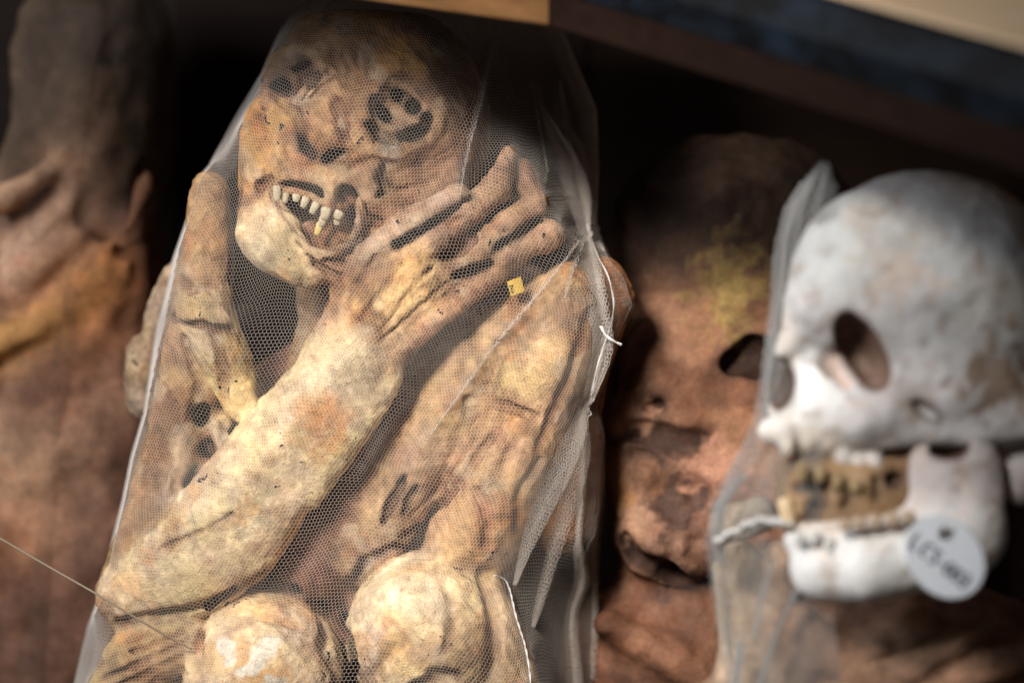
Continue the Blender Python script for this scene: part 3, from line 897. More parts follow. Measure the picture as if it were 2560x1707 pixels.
# ------------------------------------------------------------------ NETS
def hexnet(X3, ulen, vlen, cell, rad, keep=None, jitter=0.05):
    """hexagonal mesh of thin three-sided strands laid on a surface.
    X3: callable (u, v) -> points (u across, v along, both in units)"""
    a = cell
    e = a / math.sqrt(3)
    nu = int((ulen[1] - ulen[0]) / a) + 2
    nv = int((vlen[1] - vlen[0]) / (1.5 * e)) + 2
    i, j = np.meshgrid(np.arange(nu), np.arange(nv), indexing='ij')
    cu = ulen[0] + (i + 0.5 * (j % 2)) * a
    cv = vlen[0] + j * 1.5 * e
    # three strands per cell, from the two kinds of corner
    segs = []
    top = (cu, cv + e); 
    segs.append(((cu, cv + e), (cu + a / 2, cv + e / 2)))
    segs.append(((cu, cv + e), (cu - a / 2, cv + e / 2)))
    segs.append(((cu + a / 2, cv + e / 2), (cu + a / 2, cv - e / 2)))
    P0, P1 = [], []
    for (p, q) in segs:
        for k, (uu, vv) in enumerate((p, q)):
            # fabric pulled unevenly: cells widen and lean across the sheet
            ju = uu + jitter * a * np.sin(uu * 0.91 + vv * 1.73) + 15 * np.sin(vv * 0.013 + uu * 0.006) + 7 * np.sin(uu * 0.021 - vv * 0.017)
            jv = vv + jitter * a * np.sin(uu * 1.37 - vv * 0.83) + 15 * np.sin(uu * 0.012 - vv * 0.005) + 7 * np.sin(vv * 0.019 + uu * 0.023)
            (P0 if k == 0 else P1).append(np.stack([ju.ravel(), jv.ravel()], 1))
    P0, P1 = np.concatenate(P0), np.concatenate(P1)
    a0, k0 = X3(P0[:, 0], P0[:, 1])
    a1, k1 = X3(P1[:, 0], P1[:, 1])
    ok = k0 & k1
    a0, a1 = a0[ok], a1[ok]
    t = a1 - a0
    ln = np.linalg.norm(t, axis=1)
    g = (ln > 0.5) & (ln < cell * 3)
    a0, a1, t = a0[g], a1[g], t[g] / ln[g][:, None]
    n1 = np.cross(t, np.array([0.2, 0.1, 1.0])); n1 /= np.linalg.norm(n1, axis=1, keepdims=True) + 1e-9
    n2 = np.cross(t, n1)
    V = np.empty((len(a0), 6, 3))
    for k in range(3):
        th = 2 * math.pi * k / 3 + 0.5
        o = (math.cos(th) * n1 + math.sin(th) * n2) * rad
        V[:, k] = a0 + o
        V[:, 3 + k] = a1 + o
    b = np.arange(len(a0))[:, None] * 6
    Qn = np.concatenate([b + np.array([[k, (k + 1) % 3, 3 + (k + 1) % 3, 3 + k]]) for k in range(3)])
    return V.reshape(-1, 3), Qn

def grid_surface(G):
    """G: rows x cols x 3 grid -> callable on arc length measured from the middle column"""
    R_, C_ = G.shape[:2]
    d = np.linalg.norm(np.diff(G, axis=1), axis=2)
    s = np.concatenate([np.zeros((R_, 1)), np.cumsum(d, 1)], 1)
    s = s - s[:, C_ // 2][:, None]
    dv = np.linalg.norm(np.diff(G[:, C_ // 2], axis=0), axis=1)
    # smooth length along the sheet, eased so rows stay even
    vv = np.concatenate([[0], np.cumsum(dv)])
    umin, umax = s.min(), s.max()
    nu = int((umax - umin) / 6) + 2
    ug = np.linspace(umin, umax, nu)
    H = np.empty((R_, nu, 3)); ok = np.empty((R_, nu), bool)
    for r in range(R_):
        for a in range(3):
            H[r, :, a] = np.interp(ug, s[r], G[r, :, a])
        ok[r] = (ug >= s[r, 0]) & (ug <= s[r, -1])
    def f(u, v):
        x = np.clip((u - umin) / (umax - umin) * (nu - 1), 0, nu - 1.001)
        y = np.clip(np.interp(v, vv, np.arange(R_)), 0, R_ - 1.001)
        i, j = y.astype(int), x.astype(int)
        ty, tx = (y - i)[:, None], (x - j)[:, None]
        p = (H[i, j] * (1 - tx) + H[i, j + 1] * tx) * (1 - ty) + (H[i + 1, j] * (1 - tx) + H[i + 1, j + 1] * tx) * ty
        k = ok[i, j] & ok[i + 1, j + 1] & ok[i, j + 1] & ok[i + 1, j] & (v >= 0) & (v <= vv[-1])
        return p, k
    return f, (umin, umax), (0.0, vv[-1])

def drape(Lp, Rp, y0, y1, fld, nr, nc, edge_z, lift=15, back=260, iters=500, sag=0.0, ridges=()):
    """net pulled tight over a body: a stretched sheet resting on the body's front"""
    ys = np.linspace(y0, y1, nr)
    L = np.interp(ys, *zip(*Lp)); R_ = np.interp(ys, *zip(*Rp))
    u = np.linspace(0, 1, nc)
    u = u - np.sin(2 * np.pi * u) / (2 * np.pi) * 0.45
    px = L[:, None] + (R_ - L)[:, None] * u[None]
    py = np.repeat(ys[:, None], nc, 1)
    # front depth of the body on its own grid
    I = fld.F < 0
    nz = fld.n[2]
    has = I.any(2)
    top = nz - 1 - np.argmax(I[:, :, ::-1], axis=2)
    zf = np.where(has, fld.lo[2] + top * fld.h, -9999.0)
    # photo position of every front cell -> obstacle lookup by straight projection at that depth
    def obstacle(zc):
        k = 1 - zc / D
        X_, Y_ = (px - 1280) * k, (853.5 - py) * k
        i = np.round((X_ - fld.lo[0]) / fld.h).astype(int); j = np.round((Y_ - fld.lo[1]) / fld.h).astype(int)
        ok = (i >= 0) & (i < fld.n[0]) & (j >= 0) & (j < fld.n[1])
        o = np.full(px.shape, -9999.0)
        o[ok] = zf[i[ok], j[ok]]
        return o
    Zs = np.full(px.shape, -60.0)
    ob = obstacle(Zs)
    ob = np.maximum(ob, -500)
    m = np.pad(ob, 1, mode='edge')
    ob = np.maximum(ob, np.max([m[1:-1, :-2], m[1:-1, 2:], m[:-2, 1:-1], m[2:, 1:-1]], axis=0) - 6) + lift
    ob[:, :2] = -600; ob[:, -2:] = -600
    Zs = np.maximum(ob, min(edge_z))
    Zs[:, 0] = edge_z[0]; Zs[:, -1] = edge_z[1]
    for it in range(iters):
        m = np.pad(Zs, 1, mode='edge')
        av = 0.30 * (m[1:-1, :-2] + m[1:-1, 2:]) + 0.20 * (m[:-2, 1:-1] + m[2:, 1:-1])
        Zs[:, 1:-1] = np.maximum(ob, av - sag)[:, 1:-1]
    for (pts, w, amp) in ridges:
        pp = spline(pts, 60)
        dm = np.full(px.shape, 1e9)
        for a, b in pp:
            dm = np.minimum(dm, (px - a) ** 2 + (py - b) ** 2)
        Zs = Zs + amp * np.exp(-dm / (w * w))
    k = 1 - Zs / D
    G = np.stack([(px - 1280) * k, (853.5 - py) * k, Zs], 2)
    # turn round the sides towards the back
    nb = 10
    t = np.linspace(0, 1, nb + 1)[1:]
    lb = G[:, :1] + np.stack([35 * t ** 2, 0 * t, -back * t], 1)[None][:, ::-1]
    rb = G[:, -1:] + np.stack([-35 * t ** 2, 0 * t, -back * t], 1)[None]
    return np.concatenate([lb, G, rb], 1), Zs, px, py

LP = [(-80, 806), (0, 756), (82, 697), (185, 653), (283, 593), (414, 522), (446, 495), (512, 479), (577, 457), (653, 430), (740, 410), (827, 386),
      (1034, 359), (1143, 327), (1252, 305), (1360, 278), (1469, 256), (1567, 218), (1707, 185), (1800, 170)]
RP = [(-80, 1300), (65, 1404), (272, 1491), (414, 1497), (566, 1491), (642, 1524), (697, 1567), (762, 1587), (827, 1556), (980, 1507), (1012, 1497),
      (1088, 1513), (1197, 1513), (1360, 1491), (1524, 1486), (1707, 1480), (1800, 1478)]
LP = [(a, b) for a, b in LP]; RP = [(a, b) for a, b in RP]
ridges = [([(1225, 110), (1195, 250), (1160, 400), (1152, 490)], 12, 26),
          ([(1450, 590), (1330, 760), (1200, 900), (1130, 1010), (1050, 1120)], 11, 24),
          ([(1390, 190), (1380, 330), (1365, 450)], 16, 22),
          ([(1010, 1010), (960, 1090), (900, 1190)], 9, 16)]
G, ZS, GX, GY = drape(LP, RP, -70, 1790, F, 220, 190, (-400, -360), ridges=ridges)
f, ur, vr = grid_surface(G)
NV, NQ = [], []
def addnet(v, q):
    NQ.append(q + sum(len(x) for x in NV)); NV.append(v)
addnet(*hexnet(f, ur, vr, 8.8, 0.37))

def net_z(px, py):
    i = np.clip((py + 70) / 1860 * 219, 0, 219).astype(int) if isinstance(py, np.ndarray) else int(np.clip((py + 70) / 1860 * 219, 0, 219))
    j = int(np.argmin(np.abs(GX[i] - px)))
    return ZS[i, j]

def pleat(path, width, folds, lift=8, cell=9.2, rad=0.5, seed=0):
    """gathered bundle of net running along a path; width per control point"""
    pw = np.array([(a, b, w) for (a, b), w in zip(path, width)])
    s = spline(pw, 90)
    zz = np.array([net_z(a, b) for a, b, _ in s]) + lift
    for _ in range(12):
        zz = np.maximum(zz, 0) * 0 + np.convolve(np.pad(zz, 2, mode='edge'), np.ones(5) / 5, 'valid')
    nc = folds * 8 + 1
    rows = []
    for (a, b, w), z, d in zip(s, zz, np.gradient(s[:, :2], axis=0)):
        d = d / (np.linalg.norm(d) + 1e-9)
        n = np.array([-d[1], d[0]])
        c = np.linspace(0, 1, nc)
        ph = c * folds
        x = np.abs((ph % 2) - 1)            # back and forth
        off = (x - 0.5) * w + (c - 0.5) * w * 0.5
        px = a + n[0] * off; py = b + n[1] * off
        zc = z + 10 * np.sin(ph * np.pi * 2 + seed) - 3 * ph
        k = 1 - zc / D
        rows.append(np.stack([(px - 1280) * k, (853.5 - py) * k, zc], 1))
    Gp = np.array(rows)
    # fix the fabric length across so the strands bunch where the bundle narrows
    wmax = max(width) * folds * 1.1
    ln = np.linalg.norm(np.diff(s[:, :2], axis=0), axis=1).sum()
    R_, C_ = Gp.shape[:2]
    def fp(u, v):
        y = np.clip(v / ln * (R_ - 1), 0, R_ - 1.001)
        wl = np.sqrt(np.maximum(np.interp(y, np.arange(R_), s[:, 2]), 1.0) * max(width)) * folds * 1.1   # fabric gathered here
        x = np.clip((u / wl + 0.5) * (C_ - 1), 0, C_ - 1.001)
        i, j = y.astype(int), x.astype(int)
        ty, tx = (y - i)[:, None], (x - j)[:, None]
        p = (Gp[i, j] * (1 - tx) + Gp[i, j + 1] * tx) * (1 - ty) + (Gp[i + 1, j] * (1 - tx) + Gp[i + 1, j + 1] * tx) * ty
        return p, (np.abs(u) < wl / 2) & (v >= 0) & (v <= ln)
    addnet(*hexnet(fp, (-wmax / 2, wmax / 2), (0, ln), cell, rad))

q = 1.0884
def pq(l): return [(a * q, b * q) for a, b in l]
pleat(pq([(1240, 235), (1268, 300), (1302, 370), (1328, 450), (1345, 540)]), [5, 24, 42, 46, 20], 12, seed=1)
pleat(pq([(1345, 540), (1352, 590), (1362, 650), (1372, 720), (1378, 790), (1362, 860), (1345, 930)]), [20, 34, 44, 46, 50, 44, 20], 9, seed=2)
pleat(pq([(1345, 920), (1325, 990), (1285, 1080), (1240, 1180), (1205, 1270), (1182, 1345)]), [20, 44, 56, 46, 26, 8], 3, seed=3)
pleat(pq([(1338, 940), (1336, 1040), (1305, 1160), (1265, 1290), (1235, 1400), (1225, 1440)]), [16, 40, 42, 30, 18, 10], 3, seed=4)
pleat(pq([(1336, 950), (1338, 1100), (1328, 1240), (1336, 1330), (1312, 1420), (1320, 1568), (1322, 1620)]), [12, 16, 20, 30, 26, 34, 40], 5, seed=5)
pleat(pq([(1290, 280), (1330, 340), (1345, 430), (1350, 530)]), [12, 18, 20, 10], 9, seed=6)
pleat(pq([(1340, 545), (1325, 590), (1308, 640), (1296, 690)]), [14, 12, 8, 4], 4, seed=7)
pleat([(1232, 120), (1200, 250), (1168, 380), (1150, 490)], [6, 14, 9, 3], 2, seed=8)
pleat([(1400, 200), (1420, 330), (1448, 440)], [6, 16, 8], 4, seed=9)
pleat([(1330, 210), (1352, 330), (1372, 440)], [3, 8, 4], 4, seed=10)
pleat([(1450, 600), (1360, 720), (1240, 860), (1150, 985), (1060, 1110)], [6, 9, 8, 8, 4], 4, seed=11)
pleat([(1500, 1100), (1506, 1250), (1490, 1400), (1484, 1700)], [8, 12, 14, 16], 4, seed=12)

NVa = np.concatenate(NV); NQa = np.concatenate(NQ)
net = build('netting', NVa, NQa, M_NET, None, smooth=False)
tag(net, 'fine white hexagonal net stretched over the mummy with hand to its face', 'netting')

# threads and lines
def zt(px, py, up=10): return net_z(px, py) + up
def thread(name, ctrl, r, mat, up=10, strands=1, label=None, cat=None, parent=None, twist=3.0, zs=None, n=60):
    c = np.array([(a, b, (zs[i] if zs else zt(a, b, up))) for i, (a, b) in enumerate(ctrl)])
    s = spline(c, n)
    pts = np.array([P(a, b, z) for a, b, z in s])
    Vs, Qs = [], []
    off = 0
    for k in range(strands):
        ph = np.linspace(0, twist * 2 * np.pi, n) + 2 * np.pi * k / strands
        o = np.stack([np.cos(ph), np.sin(ph) * 0.6, np.sin(ph)], 1) * (r * 0.95 if strands > 1 else 0)
        v, qd = tube(pts + o, r, 6)
        Vs.append(v); Qs += [tuple(i + off for i in f_) for f_ in qd]; off += len(v)
    o = quads_tris(name, np.concatenate(Vs), Qs, mat, parent)
    if label: tag(o, label, cat)
    return o

seam = empty('sewing_thread', P(1475, 570, 0))
tag(seam, 'white sewing thread closing the gathered side seam of the net', 'thread')
thread('stitch', [(1468, 560), (1476, 590), (1495, 640), (1520, 690), (1533, 745), (1532, 790), (1515, 850), (1495, 910), (1480, 980)], 1.3, M_THREAD, up=34, strands=2, parent=seam)
thread('loop', [(1470, 566), (1490, 565), (1497, 568), (1496, 578), (1486, 587), (1478, 584)], 1.6, M_THREAD, up=36, parent=seam)
thread('knot_tail', [(1502, 815), (1511, 832), (1524, 846), (1540, 855), (1554, 862)], 2.2, M_THREAD, up=46, strands=2, parent=seam, twist=1.2, zs=[0, 10, 18, 20, 18])
thread('knot', [(1470, 545), (1478, 560), (1470, 572), (1480, 585), (1474, 598)], 2.6, M_THREAD, up=34, strands=2, parent=seam)
thread('stitch_end', [(1478, 985), (1488, 990), (1482, 1005)], 2.0, M_THREAD, up=36, parent=seam)
thread('stitch_end', [(1470, 1020), (1478, 1034), (1470, 1042)], 2.0, M_THREAD, up=36, parent=seam)
thread('white_thread', [(1236, 1438), (1262, 1448), (1274, 1472), (1281, 1500), (1290, 1540), (1302, 1578), (1312, 1610), (1320, 1650), (1326, 1700), (1327, 1760)],
       1.4, M_THREAD, up=14, strands=2, label='white twisted thread hanging over the right knee', cat='thread', twist=7, n=110)
thread('nylon_line', [(-60, 1310), (120, 1415), (255, 1492), (350, 1550), (430, 1596), (480, 1622)], 2.6, M_LINE, zs=[150, 130, 110, 80, 40, 10],
       label='thin beige line stretched diagonally across the lower left corner', cat='line')
thread('loose_fibre', [(981, 545), (990, 560), (999, 574), (1010, 590)], 0.6, M_THREAD, up=12, label='tiny pale loose fibre on the net beside the fingers', cat='fibre')

# yellow label under the net
lab = empty('paper_label', P(1287, 735, -60))
tag(lab, 'small yellow paper label below the curled fingers', 'label')
cz = max(front(F, a_, b_) for a_ in (1266, 1288, 1312) for b_ in (692, 715, 740)) + 6
quad = [(1267, 704), (1302, 691), (1311, 728), (1277, 741)]
g = 6
Vl = []
for i in range(g + 1):
    for j in range(g + 1):
        a, b = i / g, j / g
        x = (1 - a) * ((1 - b) * quad[0][0] + b * quad[3][0]) + a * ((1 - b) * quad[1][0] + b * quad[2][0])
        y = (1 - a) * ((1 - b) * quad[0][1] + b * quad[3][1]) + a * ((1 - b) * quad[1][1] + b * quad[2][1])
        Vl.append(P(x, y, cz + 5 * math.sin(a * 2.6) + 2 * b))
top = np.array(Vl)
Vl = np.concatenate([top, top - np.array([0, 0, 1.6])])
Ql = []
m_ = (g + 1) ** 2
for i in range(g):
    for j in range(g):
        a = i * (g + 1) + j
        Ql.append((a, a + 1, a + g + 2, a + g + 1)); Ql.append((m_ + a, m_ + a + g + 1, m_ + a + g + 2, m_ + a + 1))
for i in range(g):
    for (a, b) in ((i, i + 1), ((i + 1) * (g + 1), i * (g + 1)), (g * (g + 1) + i + 1, g * (g + 1) + i), (i * (g + 1) + g, (i + 1) * (g + 1) + g)):
        Ql.append((a, m_ + a, m_ + b, b))
quads_tris('paper', Vl, Ql, M_YELLOW, lab, smooth=False)
def strokes(name, lines, r, mat, parent, tf):
    Vs, Qs, off = [], [], 0
    for l in lines:
        pts = np.array([tf(a, b) for a, b in l])
        if len(pts) > 2: pts = spline(pts, 4 * len(pts))
        v, qd = tube(pts, r, 5)
        Vs.append(v); Qs += [tuple(i + off for i in f_) for f_ in qd]; off += len(v)
    return quads_tris(name, np.concatenate(Vs), Qs, mat, parent)
strokes('lettering', [[(1273, 716), (1283, 713)], [(1283, 713), (1277, 723)], [(1277, 723), (1287, 720)], [(1276, 729), (1284, 726)], [(1284, 726), (1278, 731)], [(1278, 731), (1286, 732)]],
        1.1, M_INK, lab, lambda a, b: P(a, b, cz + 4.2))

# ------------------------------------------------------------------ RIGHT: bleached skull on a wrapped body
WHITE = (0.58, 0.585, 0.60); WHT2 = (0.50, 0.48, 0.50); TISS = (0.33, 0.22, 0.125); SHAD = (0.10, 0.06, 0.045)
zs = 720
Fs = Field([520, -720, 380], [1330, 420, 1010], 6.0)
Fs.put(Ell(2325, 745, zs - 40, 343, 318, 250, rot=8, col=(0.42, 0.43, 0.44), k=30))  # cranium painted greyer for the shade on it
Fs.put(Ell(2150, 690, zs + 30, 170, 200, 130, rot=20, col=(0.50, 0.515, 0.52), k=60))  # forehead likewise greyer, its shade put into the colour
Fs.put(Ell(2330, 960, zs - 20, 250, 150, 190, col=WHT2, k=50))
Fs.put(Ell(2070, 1010, zs, 150, 150, 130, rot=8, col=(0.86, 0.865, 0.87), k=40))  # upper jaw painted whiter for the light falling on it
Fs.put(Cap([(2010, 760, zs + 20, 52), (1992, 830, zs + 30, 42), (1965, 880, zs + 34, 30)], col=(0.60, 0.57, 0.55), k=26))
Fs.put(Cap([(2030, 770, zs + 70, 40), (2110, 770, zs + 110, 34), (2190, 830, zs + 110, 34), (2232, 920, zs + 100, 34), (2215, 1010, zs + 110, 42), (2150, 1045, zs + 110, 44)], col=WHT2, k=34))
Fs.put(Ell(2190, 1045, zs + 76, 125, 72, 62, rot=-6, col=WHITE, k=50))
Fs.put(Cap([(2230, 1062, zs + 92, 46), (2370, 1062, zs + 92, 44), (2560, 1046, zs + 80, 46)], col=WHITE, k=34, flat=0.6))
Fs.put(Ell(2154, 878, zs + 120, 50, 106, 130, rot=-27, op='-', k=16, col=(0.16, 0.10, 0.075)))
Fs.put(Cap([(2075, 905, zs + 70, 26), (2110, 960, zs + 80, 20)], op='-', k=30, col=(0.66, 0.52, 0.46)))
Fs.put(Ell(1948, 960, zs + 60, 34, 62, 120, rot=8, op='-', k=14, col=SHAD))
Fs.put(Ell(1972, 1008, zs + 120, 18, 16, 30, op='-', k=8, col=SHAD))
Fs.put(Cap([(1922, 1075, zs + 40, 30), (1960, 1070, zs + 60, 40)], col=(0.86, 0.87, 0.87), k=16))  # same painted light on the jaw's front edge
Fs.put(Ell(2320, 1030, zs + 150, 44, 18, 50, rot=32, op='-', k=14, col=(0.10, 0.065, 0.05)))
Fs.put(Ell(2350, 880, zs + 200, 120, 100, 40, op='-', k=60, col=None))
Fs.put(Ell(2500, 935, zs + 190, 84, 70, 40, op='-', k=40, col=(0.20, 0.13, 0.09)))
Fs.put(Ell(2550, 1170, zs, 52, 90, 60, col=WHT2, k=24))
Fs.put(Ell(2430, 1015, zs + 40, 190, 100, 84, col=WHT2, k=60))
# upper gum edge and roots of lost teeth
for (a, b, r, c_) in ((1968, 1128, 18, (0.5, 0.46, 0.4)), (2020, 1118, 16, (0.4, 0.32, 0.22)), (2062, 1126, 17, (0.42, 0.33, 0.22)), (2104, 1156, 24, (0.7, 0.66, 0.63)), (2142, 1174, 30, (0.66, 0.58, 0.54)), (2184, 1170, 28, (0.62, 0.55, 0.52))):
    Fs.put(Ell(a, b - 14, zs + 56, r, 34, 46, col=c_, k=26))
Fs.put(Ell(2126, 1176, zs + 112, 10, 9, 14, op='-', k=5, col=SHAD))
Ft = Field([560, -480, 580], [1130, -60, 900], 6.0)
# dried tissue across the mouth
Ft.put(Ell(2130, 1240, zs + 24, 190, 132, 104, col=TISS, k=20))
Ft.put(Ell(2060, 1190, zs + 20, 110, 60, 80, col=(0.22, 0.145, 0.07), k=20))
Ft.put(Ell(2270, 1190, zs + 6, 130, 120, 74, col=(0.20, 0.12, 0.08), k=20))
Ft.put(Cap([(1960, 1180, zs + 30, 26), (2000, 1250, zs + 40, 24), (1990, 1290, zs + 40, 22)], col=TISS, k=14))
Ft.put(Ell(2200, 1245, zs + 60, 46, 48, 40, col=(0.40, 0.22, 0.10), k=20))
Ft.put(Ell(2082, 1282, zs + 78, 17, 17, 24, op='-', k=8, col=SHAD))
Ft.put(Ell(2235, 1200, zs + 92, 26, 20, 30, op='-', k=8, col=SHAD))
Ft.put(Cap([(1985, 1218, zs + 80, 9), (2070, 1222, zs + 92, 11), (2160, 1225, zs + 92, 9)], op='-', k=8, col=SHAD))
for i in range(16):
    px_, py_ = 1990 + rng.uniform(0, 270), 1190 + rng.uniform(0, 110)
    if i % 2:
        groove([(px_, py_, 8), (px_ + rng.uniform(-10, 10), py_ + 40, 9)], 14, 10, (0.12, 0.075, 0.045), 0.9, Ft)
    else:
        ridge([(px_, py_, 12), (px_ + rng.uniform(-30, 30), py_ + 30, 10)], 9, 14, (0.40, 0.26, 0.15), Ft)
Fm = Field([560, -640, 600], [1130, -40, 960], 6.0)
# lower jaw
Fm.put(Cap([(2008, 1350, zs + 60, 46), (2064, 1412, zs + 90, 92), (2160, 1408, zs + 112, 98), (2290, 1384, zs + 92, 96), (2400, 1335, zs + 64, 86)], col=(0.82, 0.825, 0.83), k=30))  # jaw body also whitened to paint the light on it
Fm.put(Cap([(2040, 1335, zs + 84, 30), (2120, 1330, zs + 92, 36), (2190, 1322, zs + 90, 38), (2290, 1310, zs + 76, 40)], col=(0.60, 0.50, 0.43), k=24))
Fm.put(Ell(2390, 1225, zs + 74, 122, 210, 54, rot=-4, col=(0.48, 0.44, 0.44), k=70))
Fm.put(Ell(2440, 1350, zs + 50, 62, 62, 40, col=(0.46, 0.41, 0.40), k=60))
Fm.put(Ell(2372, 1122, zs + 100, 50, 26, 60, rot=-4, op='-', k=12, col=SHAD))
skull = empty('skull', P(2250, 1500, zs))
tag(skull, 'bleached white human skull with open jaw beside the net edge at right', 'skull')
for nm, fl in (('cranium', Fs), ('dried_tissue', Ft), ('lower_jaw', Fm)):
    Vq, Qq = fl.mesh()
    Nq = fl.grad(Vq); Cq = fl.colours(Vq, 18)
    Vq = Vq + Nq * (fbm(Vq, 60, 3, 71) * 3.5)[:, None]
    Cq = Cq * (1 + 0.06 * fbm(Vq, 80, 2, 81))[:, None]
    bl = np.clip((fbm(Vq, 110, 4, 121) - 0.15) / 0.5, 0, 1)[:, None] * 0.5
    Cq = Cq * (1 - bl) + Cq * np.array([0.86, 0.76, 0.68]) * bl
    bl = np.clip((fbm(Vq, 40, 3, 123) - 0.42) / 0.3, 0, 1)[:, None] * 0.55
    Cq = Cq * (1 - bl) + Cq * np.array([0.60, 0.50, 0.43]) * bl
    stain(Cq, Vq, 2250, 690, 900, 60, (0.52, 0.39, 0.31), 0.6, 1.5, -25)
    stain(Cq, Vq, 2270, 780, 900, 60, (0.43, 0.41, 0.43), 0.5)
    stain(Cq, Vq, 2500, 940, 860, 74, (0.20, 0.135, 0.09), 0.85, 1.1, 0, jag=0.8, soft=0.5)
    stain(Cq, Vq, 2460, 690, 840, 36, (0.30, 0.22, 0.20), 0.5)
    build(nm, Vq, Qq, M_BONE, skull, col=np.clip(Cq, 0.01, 0.9))
M_T2 = plain('white_tooth', (0.62, 0.62, 0.60), 0.35, 0.06, 0.004)
for (a, b, w, h) in ((1998, 1345, 34, 40), (2036, 1345, 36, 44), (2072, 1362, 34, 42), (2078, 1392, 30, 36)):
    tooth(a, b, zs + 160, w, h, 40, 0, skull, M_T2, 0.85, 0.9)
for (a, b, w, h) in ((2112, 1312, 34, 34), (2148, 1308, 36, 36), (2188, 1303, 38, 36), (2230, 1298, 38, 36), (2270, 1292, 36, 34)):
    tooth(a, b, zs + 186 - (a - 2112) * 0.12, w, h, 40, 0, skull, plain('brown_stained_tooth', (0.46, 0.35, 0.26), 0.4, 0.25, 0.004), 0.95, 1.0)
for (a, b, w, h) in ((2006, 1176, 30, 44), (2050, 1186, 32, 40), (2094, 1204, 30, 36), (2140, 1216, 34, 30)):
    tooth(a, b, zs + 118, w, h, 34, 0, skull, plain('olive_stained_tooth', (0.30, 0.22, 0.12), 0.5, 0.3, 0.004), 0.9, 1.0)
tooth(1968, 1285, zs + 84, 34, 70, 28, -12, skull, plain('stained_tooth', (0.66, 0.50, 0.32), 0.4, 0.1, 0.004), 0.8)

# round tag
tg = empty('round_tag', P(2360, 1495, zs + 190))
tag(tg, 'white round tag with a punched hole and handwritten code, below the skull jaw', 'tag')
tz = zs + 205
tc_ = P(2362, 1392, tz)
na = 48
TR = rotm(6, -14, -52)
Vt, Qt = [], []
punch = TR[:2, :2].T @ ((P(2366, 1330, tz) - tc_)[:2])
for side in (6, -6):
    for rr in range(3):
        for i in range(na):
            a = 2 * math.pi * i / na
            o = np.array([112 * math.cos(a), 92 * math.sin(a)]) * K(tz)
            if rr == 0:
                p2 = np.array([15 * math.cos(a), 19 * math.sin(a)]) + punch
            elif rr == 1:
                p2 = o * 0.97
            else:
                p2 = o
            zz = side if rr < 2 else side * 0.5
            Vt.append(TR @ np.array([p2[0], p2[1], zz]) + tc_)
for s_ in (0, 1):
    b0 = s_ * 3 * na
    for r_ in range(2):
        for i in range(na):
            j = (i + 1) % na
            qd = (b0 + r_ * na + i, b0 + (r_ + 1) * na + i, b0 + (r_ + 1) * na + j, b0 + r_ * na + j)
            Qt.append(qd if s_ == 0 else qd[::-1])
for i in range(na):
    j = (i + 1) % na
    Qt.append((2 * na + i, 5 * na + i, 5 * na + j, 2 * na + j))
    Qt.append((j, 3 * na + j, 3 * na + i, i))
quads_tris('disc', np.array(Vt), Qt, M_TAG, tg, smooth=False)
# handwriting: L C S - 0 0 3 running down to the right
g0, g1 = np.array([2286, 1352.0]), np.array([2424, 1462.0])
ex = (g1 - g0) / np.linalg.norm(g1 - g0); ey = np.array([-ex[1], ex[0]])
def hw(a, b):
    p = g0 + ex * a + ey * b
    base = P(p[0], p[1], tz)
    v = TR.T @ (base - tc_)
    return TR @ np.array([v[0], v[1], 7.5]) + tc_
GL = {'L': [[(0, -20), (2, 16), (16, 14)]], 'C': [[(17, -14), (8, -18), (1, -4), (3, 12), (15, 14)]],
      'S': [[(16, -16), (6, -18), (4, -6), (14, 2), (13, 14), (1, 14)]], '-': [[(0, 0), (12, 0)]],
      '0': [[(8, -15), (1, -6), (2, 10), (9, 14), (15, 4), (13, -10), (8, -15)]],
      '3': [[(2, -14), (12, -15), (13, -6), (6, -1), (14, 4), (12, 14), (1, 13)]]}
lines = []
for ch, x in zip('LCS-003', (-6, 27, 55, 84, 103, 128, 152)):
    for l in GL[ch]:
        lines.append([(a * 1.15 + x, b * 1.1) for a, b in l])
strokes('lettering', lines, 2.9, M_INK, tg, hw)

# wrapped body under the skull
Fb = Field([380, -1050, 250], [1400, -150, 780], 11.0)
BR1 = (0.30, 0.16, 0.10); BR2 = (0.40, 0.25, 0.17); BR3 = (0.46, 0.36, 0.26)
Fb.put(Ell(2250, 1850, 480, 520, 420, 160, col=(0.24, 0.125, 0.08), k=30))
Fb.put(Cap([(1850, 1420, 520, 60), (1880, 1560, 540, 80), (1900, 1760, 540, 90)], col=BR3, k=50))
Fb.put(Cap([(1960, 1400, 520, 50), (1930, 1520, 560, 50), (1990, 1760, 570, 70)], col=BR2, k=30))
Fb.put(Cap([(1820, 1310, 470, 40), (1900, 1280, 500, 46)], col=BR3, k=30))
for (pts, c) in (([(2040, 1640), (2160, 1610), (2300, 1560)], BR2), ([(2000, 1560), (2080, 1640), (2200, 1740)], BR1), ([(2120, 1740), (2280, 1660), (2450, 1560)], BR2),
                 ([(2300, 1760), (2450, 1680), (2600, 1600)], BR1)):
    Fb.put(Cap([(a, b, 600 + 10 * i, 44) for i, (a, b) in enumerate(pts)], col=c, k=30))
Vb, Qb = Fb.mesh(); Nb = Fb.grad(Vb); Cb = Fb.colours(Vb, 30)
Vb = Vb + Nb * (fbm(Vb, 90, 3, 91) * 10)[:, None]
Cb = np.clip(Cb * (1 + 0.25 * fbm(Vb, 70, 3, 95))[:, None], 0.01, 0.9)
wb = empty('wrapped_mummy', P(2250, 1800, 450))
tag(wb, 'brown wrinkled body in folded wrapping below the white skull', 'mummy')
build('body', Vb, Qb, M_DARKSKIN, wb, col=Cb)

